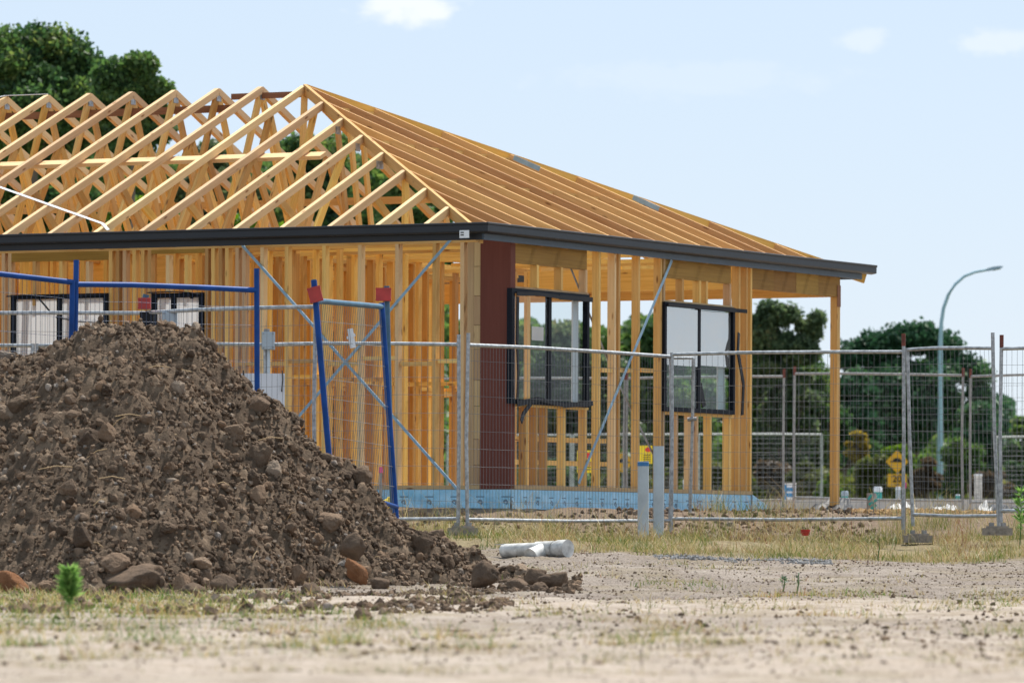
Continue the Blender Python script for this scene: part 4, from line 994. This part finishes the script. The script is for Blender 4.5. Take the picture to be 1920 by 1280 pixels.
el=thing('edging_board','long pale edging board lying before the gravel','board',P(1700,965,71)); MB().beam(P(1500,961,71.2),P(1800,966,70.0),.10,.05).beam(P(1800,969,69.9),P(1915,968,69.2),.10,.05).build('board',CONC,el)
# signs
def ngon_plate(name,c,pts,th,mat,parent):
    m=MB(); f=[(c[0]+x,c[1],c[2]+z) for x,z in pts]; bk=[(c[0]+x,c[1]+th,c[2]+z) for x,z in pts]
    m.quad(f); m.quad(bk[::-1]); n=len(pts)
    for i in range(n): m.quad([f[i],bk[i],bk[(i+1)%n],f[(i+1)%n]])
    return m.build(name,mat,parent)
def text(parent,body,c,size,mat,name='lettering'):
    cu=bpy.data.curves.new('t','FONT'); cu.body=body; cu.size=size; cu.align_x='CENTER'; cu.align_y='CENTER'; cu.extrude=.002; cu.offset=size*.02
    to=bpy.data.objects.new('t',cu); COL.objects.link(to); bpy.context.view_layer.update()
    me=bpy.data.meshes.new_from_object(to.evaluated_get(bpy.context.evaluated_depsgraph_get())); bpy.data.objects.remove(to)
    me.materials.clear(); me.materials.append(mat); o=bpy.data.objects.new(name,me); COL.objects.link(o); o.parent=parent
    o.rotation_euler=(math.pi/2,0,0); o.location=Vector(c)-Vector(parent['_org']); return o
Ys=150.; c=P(1682,865,Ys); sg=thing('road_sign','amber diamond speed hump sign with a 20 plate below','road sign',P(1682,960,Ys))
R_D=20*Ys/F*1.05
MB().tube([P(1683,965,Ys+.06),P(1683,845,Ys+.06)],.03,10).build('post',GALV,sg)
rr=.06
dia=[]
for k in range(4):
    ang=math.pi/2*k
    for dd in (-.12,.12):
        aa=ang+dd*.55; dia.append((R_D*.97*math.sin(aa),R_D*.97*math.cos(aa)))
ngon_plate('diamond_plate',(c.x,c.y,c.z),dia,.02,SIGNY,sg)
hump=[(-R_D*.62,-.015),(R_D*.62,-.015),(R_D*.62,.01)]+[(R_D*.40*math.cos(t),.01+R_D*.30*math.sin(t)) for t in np.linspace(0,math.pi,12)]+[(-R_D*.62,.01)]
ngon_plate('hump_symbol',(c.x,c.y-.008,c.z),hump,.006,INK,sg)
c2=P(1682,900,Ys); w2_,h2_=18*Ys/F,12*Ys/F
ngon_plate('speed_plate',(c2.x,c2.y,c2.z),[(-w2_,-h2_),(w2_,-h2_),(w2_,h2_),(-w2_,h2_)],.02,SIGNY,sg)
text(sg,'20',(c2.x,c2.y-.006,c2.z+.03),.25,INK); text(sg,'km/h',(c2.x,c2.y-.006,c2.z-.11),.07,INK)
Y2=152.; c=P(1168,866,Y2); s2=thing('road_sign','amber diamond sign half hidden between two studs','road sign',P(1168,950,Y2)); MB().tube([P(1168,955,Y2+.06),P(1168,860,Y2+.06)],.03,10).build('post',GALV,s2); ngon_plate('diamond_plate',(c.x,c.y,c.z),dia,.02,SIGNY,s2); ngon_plate('hump_symbol',(c.x,c.y-.008,c.z),hump,.006,INK,s2)
def notice(px,py,wpx,hpx,Y,label):
    c=P(px,py,Y); w=wpx*Y/F/2; h=hpx*Y/F/2; r=thing('safety_notice',label,'notice',c-Vector((0,0,h)),0,'yellow notices on the rear fence')
    ngon_plate('panel',(c.x,c.y,c.z),[(-w,-h),(w,-h),(w,h),(-w,h)],.006,SIGNL,r)
    ngon_plate('red_mark',(c.x+w*.35,c.y-.004,c.z+h*.55),[(w*.5*math.sin(t),h*.26*math.cos(t)) for t in np.linspace(0,6.0,14)],.002,REDINK,r)
    for k in range(4): ngon_plate('print_line',(c.x+w*.1,c.y-.004,c.z-h*(.05+.22*k)),[(-w*.5,-h*.03),(w*.6,-h*.03),(w*.6,h*.04),(-w*.5,h*.04)],.002,INK,r)
notice(1097,865,30,42,87.6,'yellow safety notice with red mark seen left of the paired studs'); notice(1211,852,24,34,87.4,'yellow safety notice with red mark seen above the capped pipe')
# street lamp
Yl=165.; ar=[P(1762,965,Yl),P(1763,800,Yl),P(1763.5,640,Yl),P(1765,605,Yl),P(1769,578,Yl),P(1778,553,Yl),P(1791,533,Yl),P(1808,518,Yl),P(1828,510,Yl),P(1850,506,Yl)]
sl=thing('street_lamp','tall pale blue grey street lamp with a curved arm above the trees','street lamp',ar[0])
MB().tube([ar[0],ar[1]],[.095,.085],14).build('base_sleeve',POLE,sl); MB().tube([ar[1]]+ar[2:],[.075,.062,.055,.05,.047,.043,.04,.037,.034],12).build('arm_pole',POLE,sl)
h0=P(1848,507,Yl); h1=P(1880,500.5,Yl); dd=(h1-h0)
hd=MB(); 
secs=[(0,.03,.03),(.12,.09,.05),(.4,.13,.06),(.8,.12,.045),(1,.06,.02)]; prev=None
for s,w,h in secs:
    p=h0+dd*s; ring=[p+Vector((0,-w,-h*.6)),p+Vector((0,w,-h*.6)),p+Vector((0,w*.8,h)),p+Vector((0,-w*.8,h))]
    if prev: 
        for k in range(4): hd.quad([prev[k],prev[(k+1)%4],ring[(k+1)%4],ring[k]])
    else: hd.quad(ring[::-1])
    prev=ring
hd.quad(prev); hd.build('lamp_head',LAMP,sl); MB().beam(h0+dd*.45+Vector((0,0,-.045)),h0+dd*.9+Vector((0,0,-.04)),.14,.02).build('lens',LENS,sl)

# ------------------------------------------------------------------ trees
def crown_mesh(clumps,leafn,size,droop,seed,elong=1.6):
    rng=np.random.default_rng(seed); C=[];R=[]
    for (c,r,k) in clumps:
        n=int(leafn*k*2.3); u=rng.normal(0,1,(n,3)); u/=np.linalg.norm(u,axis=1)[:,None]; rad=rng.uniform(.25,1,n)**.55
        C.append(np.array(c)+u*rad[:,None]*np.array(r)*(1+.25*np.clip(rng.normal(0,1,(n,1)),-2,1.5))); R.append(np.clip(rng.normal(.42,.2,n)+.2*rng.normal(),0,1))
    c=np.concatenate(C); r=np.concatenate(R); n=len(c)
    a=rng.normal(0,1,(n,3)); a[:,2]-=droop; a/=np.linalg.norm(a,axis=1)[:,None]
    b=np.cross(a,rng.normal(0,1,(n,3))); b/=np.linalg.norm(b,axis=1)[:,None]
    s=size*.68*rng.uniform(.6,1.4,n)[:,None]; a=a*s*elong*.5; b=b*s*.5
    V=np.stack([c-a,c-a*.2+b,c+a,c-a*.2-b],1).reshape(-1,3); return V,np.arange(4*n).reshape(-1,4),r
def tree(name,label,px,ytop,ybot,hw,Y,mat,leaf=.17,dens=260,nclump=40,trunk=None,group=None,seed=1,droop=.5,shape=1.0,air=.0,cat='tree',lobes=None,crown_name='crown',crs=(.2,.34)):
    rng=random.Random(seed); s=F/Y; top=P(px,ytop,Y); bot=P(px,ybot,Y); gx=top.x; gz_=G(gx,Y)
    H=top.z-bot.z; W=hw/s; zc=(top.z+bot.z)/2
    base=Vector((gx,Y,gz_)); root=thing(name,label,cat,base,0,group)
    clumps=[]; tips=[]
    for k in range(nclump):
        for _ in range(50):
            u=Vector((rng.gauss(0,1),rng.gauss(0,1),rng.gauss(0,1))).normalized()*(rng.random()**.4)
            if u.z>-.85: break
        wz=1-.35*max(0,u.z)*shape
        lump=1+.35*mn.noise(u*1.7+Vector((seed*3.3,0,0)))
        cr=W*rng.uniform(*crs)
        c=Vector((gx+u.x*(W-cr*.8)*wz*lump,Y+u.y*(W-cr*.8)*wz*.8,zc+u.z*(H/2-cr*.65)*min(1.0,lump)))
        clumps.append((c,(cr,cr*.9,cr*.72),cr*cr/(W*W*.07))); tips.append(c)
    for (lx,ly,lr) in (lobes or ()):
        c=P(lx,ly,Y); cr=lr/s; clumps.append((c,(cr,cr*.9,cr*.8),cr*cr/(W*W*.07)*1.1)); tips.append(c)
    V,Fc,r=crown_mesh(clumps,dens,leaf,droop,seed)
    ok=V.reshape(-1,4,3)[:,:,2].min(1)>gz_+.02; Fc=Fc[ok]; r=r[ok]
    np_object(crown_name,V,Fc,mat,root,False,r,origin=tuple(base))
    m=MB(); tr=max(.05,W*.055); fork=Vector((gx,Y,max(gz_+.3,bot.z+H*.12)))
    m.tube([base-Vector((0,0,.2)),base.lerp(fork,.5)+Vector((rng.uniform(-.1,.1)*W*.3,0,0)),fork],[tr*1.3,tr*1.05,tr],9)
    lim=sorted(tips,key=lambda q:rng.random())[:min(len(tips),14)]
    for q in lim:
        mid=fork.lerp(q,.5)+Vector((rng.uniform(-.12,.12)*W,rng.uniform(-.1,.1)*W,-.06*H)); m.tube([fork-Vector((0,0,.05)),fork.lerp(mid,.5)+Vector((0,0,-.02*H)),mid,q],[tr*.55,tr*.42,tr*.28,tr*.08],6)
    m.build('trunk',BARK,root); return root
TG='trees beyond the building site'
tree('gum_tree','tallest dark gum tree rising at the upper left behind the roof',62,58,330,180,132,L_EUC,.125,760,110,crs=(.13,.27),seed=3,group=TG,lobes=((70,80,42),(15,92,46),(130,108,50),(172,140,46),(100,95,50)))
tree('gum_tree','shorter rounded gum tree right of the tallest one',250,108,330,76,126,L_EUC,.115,640,50,crs=(.16,.3),seed=5,group=TG,lobes=((262,126,30),(215,146,38),(296,168,24)))
tree('gum_tree','gum tree filling the truss gaps at the far left',40,230,520,170,140,L_EUC,.17,380,40,seed=8,group=TG)
tree('gum_tree','light crowned gum seen through the middle of the trusses',410,245,560,120,138,L_EUC2,.16,360,36,seed=9,group=TG)
tree('leafy_tree','dark tree seen through the trusses left of the hip',590,225,560,120,142,L_EUC,.16,420,40,seed=11,group=TG)
tree('leafy_tree','dark tree seen under the lower end of the hip',770,290,640,110,139,L_EUC,.16,380,34,seed=12,group=TG)
tree('leafy_tree','bright green young tree behind the lower trusses',490,360,640,110,128,L_LIGHT,.15,300,30,seed=13,group=TG)
tree('leafy_tree','bright green young tree low at the left behind the trusses',250,350,640,130,129,L_LIGHT,.15,260,30,seed=14,group=TG)
tree('leafy_tree','broad tree behind the first right window',1060,592,930,140,165,L_EUC2,.16,420,40,seed=15,group=TG)
tree('leafy_tree','broad tree behind the studs between the two right windows',1255,575,930,130,168,L_EUC,.16,460,40,seed=16,group=TG)
tree('leafy_tree','low tree behind the left wall of the frame',850,620,930,130,166,L_EUC,.16,300,30,seed=17,group=TG)
tree('gum_tree','airy grey green gum showing in the veranda opening',1470,585,900,86,172,L_EUC2,.12,330,75,crs=(.12,.22),seed=18,group=TG,shape=.2,lobes=((1455,592,26),(1440,580,22),(1478,590,24),(1532,600,18),(1528,625,16),(1510,612,20),(1500,650,30),(1430,640,34),(1470,650,34),(1534,590,13),(1420,605,22),(1520,665,20)))
tree('pine_tree','broad dark pine with a domed top behind the lamp',1706,622,900,132,190,L_DARK,.16,760,62,seed=19,group=TG,shape=.2,lobes=((1640,650,36),(1690,640,38),(1730,632,34),(1600,668,34),(1768,650,34),(1800,690,34),(1830,700,30),(1835,740,26)))
tree('pine_tree','dark pine left of the domed one behind the end post',1585,672,905,80,186,L_DARK,.16,520,36,seed=20,group=TG)
tree('pine_tree','dark lower pine right of the lamp with a ragged right side',1835,745,920,62,184,L_DARK,.15,420,28,seed=21,group=TG)
tree('leafy_tree','dark tree cut by the right edge of the photo',1925,765,925,50,180,L_EUC,.15,380,24,seed=22,group=TG)
tree('leafy_tree','dark bushy tree low in the veranda opening',1485,655,935,112,178,L_EUC,.15,420,60,seed=23,group=TG)
def scrub(name,pxa,pxb,Y0,Y1,top,mat,n,size,seed):
    rng=np.random.default_rng(seed); px=rng.uniform(pxa,pxb,n*2); Y=rng.uniform(Y0,Y1,n*2); X=(px-960)/F*Y
    hh=np.array([(HOR-(top+34*mn.noise((p*.012,seed,0))+16*mn.noise((p*.045,y*.2,seed))))/F*y+CZ for p,y in zip(px,Y)])
    g=gprof(X,Y)+CZ; Z=g+(hh-g)*rng.uniform(0,1,n*2)**.8
    d=np.array([mn.noise((x*1.3,y*.7,z*1.6)) for x,y,z in zip(X,Y,Z)]); ok=d>-.12; c=np.stack([X,Y,Z],1)[ok][:n]; n=len(c)
    a=rng.normal(0,1,(n,3)); a/=np.linalg.norm(a,axis=1)[:,None]; b=np.cross(a,rng.normal(0,1,(n,3))); b/=np.linalg.norm(b,axis=1)[:,None]
    q=size*rng.uniform(.6,1.4,n)[:,None]; a=a*q*.8; b=b*q*.5
    V=np.stack([c-a,c-a*.2+b,c+a,c-a*.2-b],1).reshape(-1,3); r=np.clip(.45+.5*d[ok][:n]+rng.normal(0,.15,n),0,1)
    tag(np_object(name,V,np.arange(4*n).reshape(-1,4),mat,None,False,r),kind='stuff')
scrub('distant_wood',-260,840,150,158,300,L_EUC,80000,.2,64)
scrub('distant_wood',820,1440,206,214,610,L_EUC,52000,.22,65)
scrub('roadside_scrub',150,2150,196,204,825,L_EUC,42000,.19,61)
scrub('roadside_scrub',300,2150,171,176,888,L_OLIVE,22000,.13,62)
scrub('roadside_scrub',1380,1900,205,212,745,L_DARK,26000,.2,63)
SG='shrubs along the road behind the kerb'
def shrub(label,px,yt,yb,hw,Y,mat,seed,dens=220): tree('shrub',label,px,yt,yb,hw,Y,mat,.085,dens,22,seed=seed,group=SG,cat='shrub',crown_name='foliage')
shrub('yellow green shrub left of the amber sign',1640,845,950,52,158,L_OLIVE,31)
shrub('pale yellow flowering shrub right of the end post',1606,795,880,26,160,L_YELL,32,120)
shrub('bright green low shrub touching the end post',1560,880,950,30,150,L_LIGHT,33)
shrub('lime green shrub behind the amber sign',1688,818,945,50,164,L_LIGHT,34,170)
shrub('brown green shrub between sign and lamp',1738,850,950,36,156,L_BROWN,35)
shrub('dark green shrub right of the lamp base',1800,805,950,56,160,L_EUC,36)
shrub('reddish brown shrub behind the white pillar',1858,868,952,48,154,L_BROWN,37)
shrub('dark shrub at the right edge below the far rail',1915,830,950,46,158,L_EUC,38)
shrub('brown green shrub in the veranda opening left of the free post',1450,840,950,48,158,L_BROWN,39)
shrub('olive shrub behind the blue marked pillar',1512,860,952,44,156,L_OLIVE,40)
shrub('green shrub low behind the second window studs',1340,850,950,60,158,L_OLIVE,41)
shrub('green shrub low behind the studs between the windows',1190,850,950,70,159,L_OLIVE,42)
shrub('green shrub low behind the studs under the first right window',1050,850,950,70,160,L_EUC,43)
shrub('brown shrub far behind the street lamp base',1775,872,950,30,170,L_BROWN,44)
# small plants on the site
def plant(name,label,px,yb,hpx,Y,n,mat,spread,leafl,seed,cat='plant'):
    rng=np.random.default_rng(seed); b=P(px,yb,Y); b.z=GN(b.x,b.y); h=hpx*Y/F; root=thing(name,label,cat,b)
    top=b+Vector((.01,0,h)); MB().tube([b,b.lerp(top,.5)+Vector((.008,0,0)),top],[.006,.005,.002],6).build('stem',L_FRESH if mat is not L_YELL else BARK,root)
    s=rng.uniform(.12,1,n)**.6; c=np.array([b.lerp(top,float(q))[:] for q in s]); ang=rng.uniform(0,6.28,n); ln=leafl*(1.1-.5*s)*rng.uniform(.35,1.35,n)*np.where(s<.4,.5,1)
    d=np.stack([np.cos(ang)*spread,np.sin(ang)*spread,rng.uniform(.25,.9,n)],1); d/=np.linalg.norm(d,axis=1)[:,None]
    sd=np.cross(d,rng.normal(0,1,(n,3))); sd/=np.linalg.norm(sd,axis=1)[:,None]; sd*=(ln*.10)[:,None]; tip=c+d*ln[:,None]; md=c+d*(ln*.45)[:,None]
    V=np.stack([c,md+sd,tip,md-sd],1).reshape(-1,3); np_object('leaves',V,np.arange(4*n).reshape(-1,4),mat,root,False,rng.uniform(0,1,n),origin=tuple(b))
plant('weed_plant','bright green feathery weed standing alone before the mound toe',127,1172,92,33.5,620,L_FRESH,.9,.105,51)
plant('weed_plant','tall green sapling at the right edge by the fence',1912,1005,110,58.6,150,L_FRESH,.7,.13,52)
plant('weed_plant','small dark green weed on the track',1468,1112,28,44.6,50,L_DARK,1.0,.06,53)
plant('weed_plant','thin dark weed stalk on the track',1494,1112,36,44.5,30,L_DARK,.4,.045,54)
plant('weed_plant','thin dry stalk rising in the grass right of the front fence middle',1646,1028,40,56,16,L_BROWN,.4,.05,55)

# ------------------------------------------------------------------ sky, sun, camera
W=bpy.data.worlds.new('World'); SC.world=W; W.use_nodes=True; nt=W.node_tree
SUN=Vector((.27,.44,.855)).normalized()
el=math.asin(SUN.z); az=math.atan2(SUN.x,SUN.y)
sky=nt.nodes.new('ShaderNodeTexSky'); sky.sky_type='NISHITA'; sky.sun_disc=False; sky.sun_elevation=el; sky.sun_rotation=az
sky.air_density=1.0; sky.dust_density=.15; sky.ozone_density=2.5
bg=nt.nodes['Background']; bg.inputs[1].default_value=.10
def wn(t,**k):
    n=nt.nodes.new(t)
    for a,b in k.items(): setattr(n,a,b)
    return n
def wm(op,a,b=0.0):
    n=wn('ShaderNodeMath',operation=op)
    for i,v in enumerate((a,b)):
        if isinstance(v,bpy.types.NodeSocket): nt.links.new(v,n.inputs[i])
        else: n.inputs[i].default_value=v
    return n.outputs[0]
tc=wn('ShaderNodeTexCoord'); sx=wn('ShaderNodeSeparateXYZ'); nt.links.new(tc.outputs['Generated'],sx.inputs[0])
nz=wn('ShaderNodeTexNoise'); nz.inputs['Scale'].default_value=150; nz.inputs['Detail'].default_value=6; nz.inputs['Roughness'].default_value=.6
mp=wn('ShaderNodeMapping'); mp.inputs['Scale'].default_value=(1,1,2); nt.links.new(tc.outputs['Generated'],mp.inputs[0]); nt.links.new(mp.outputs[0],nz.inputs['Vector'])
def cloud(px,py,a,b,amt):
    u=wm('DIVIDE',wm('SUBTRACT',sx.outputs[0],(px-960)/F),a/F); v=wm('DIVIDE',wm('SUBTRACT',sx.outputs[2],(HOR-py)/F),b/F)
    d=wm('SQRT',wm('ADD',wm('MULTIPLY',u,u),wm('MULTIPLY',v,v)))
    m=wn('ShaderNodeMapRange',interpolation_type='SMOOTHSTEP'); nt.links.new(wm('ADD',d,wm('MULTIPLY',wm('SUBTRACT',nz.outputs['Fac'],.5),1.7)),m.inputs[0])
    m.inputs[1].default_value=1.05; m.inputs[2].default_value=.45; m.inputs[3].default_value=0; m.inputs[4].default_value=amt
    return m.outputs[0]
cl_=cloud(760,8,110,52,.75)
for q in ((1610,78,60,26,.3),(1860,82,95,32,.35),(1300,150,330,40,.12)): cl_=wm('ADD',cl_,cloud(*q))
tint=wn('ShaderNodeMix',data_type='RGBA',blend_type='MULTIPLY'); tint.inputs[0].default_value=1; nt.links.new(sky.outputs[0],tint.inputs[6]); tint.inputs[7].default_value=(1.06,.93,1.10,1)
veil=wn('ShaderNodeMix',data_type='RGBA'); veil.inputs[0].default_value=.76; nt.links.new(tint.outputs[2],veil.inputs[6]); veil.inputs[7].default_value=(4.95,6.0,6.85,1)
mxw=wn('ShaderNodeMix',data_type='RGBA'); nt.links.new(cl_,mxw.inputs[0]); nt.links.new(veil.outputs[2],mxw.inputs[6]); mxw.inputs[7].default_value=(7.6,7.8,8.0,1)
nt.links.new(mxw.outputs[2],bg.inputs[0])
ld=bpy.data.lights.new('sun','SUN'); ld.energy=5.0; ld.angle=D2R(.53); ld.color=(1,.95,.87); lo=bpy.data.objects.new('sun',ld); COL.objects.link(lo)
lo.rotation_euler=(-SUN).to_track_quat('-Z','Y').to_euler(); lo.location=(20,20,60)

cam=bpy.data.cameras.new('camera'); co_=bpy.data.objects.new('camera',cam); COL.objects.link(co_); SC.camera=co_
cam.sensor_width=36; cam.lens=F/1920*36; cam.shift_y=(HOR-640)/1920; cam.clip_start=.5; cam.clip_end=6000
co_.location=(0,0,CZ); co_.rotation_mode='XYZ'
from mathutils import Matrix
co_.rotation_euler=(Matrix.Rotation(math.pi/2,3,'X')@Matrix.Rotation(ROLL,3,'Z')).to_euler()
cam.dof.use_dof=True; cam.dof.focus_distance=57; cam.dof.aperture_fstop=5.4
SC.view_settings.view_transform='Standard'; SC.view_settings.look='None'; SC.view_settings.exposure=.45; SC.view_settings.gamma=1
SC.cycles.max_bounces=10; SC.cycles.diffuse_bounces=6; SC.cycles.transparent_max_bounces=16; SC.cycles.caustics_reflective=False; SC.cycles.caustics_refractive=False
for o in bpy.data.objects:
    if '_org' in o: del o['_org']
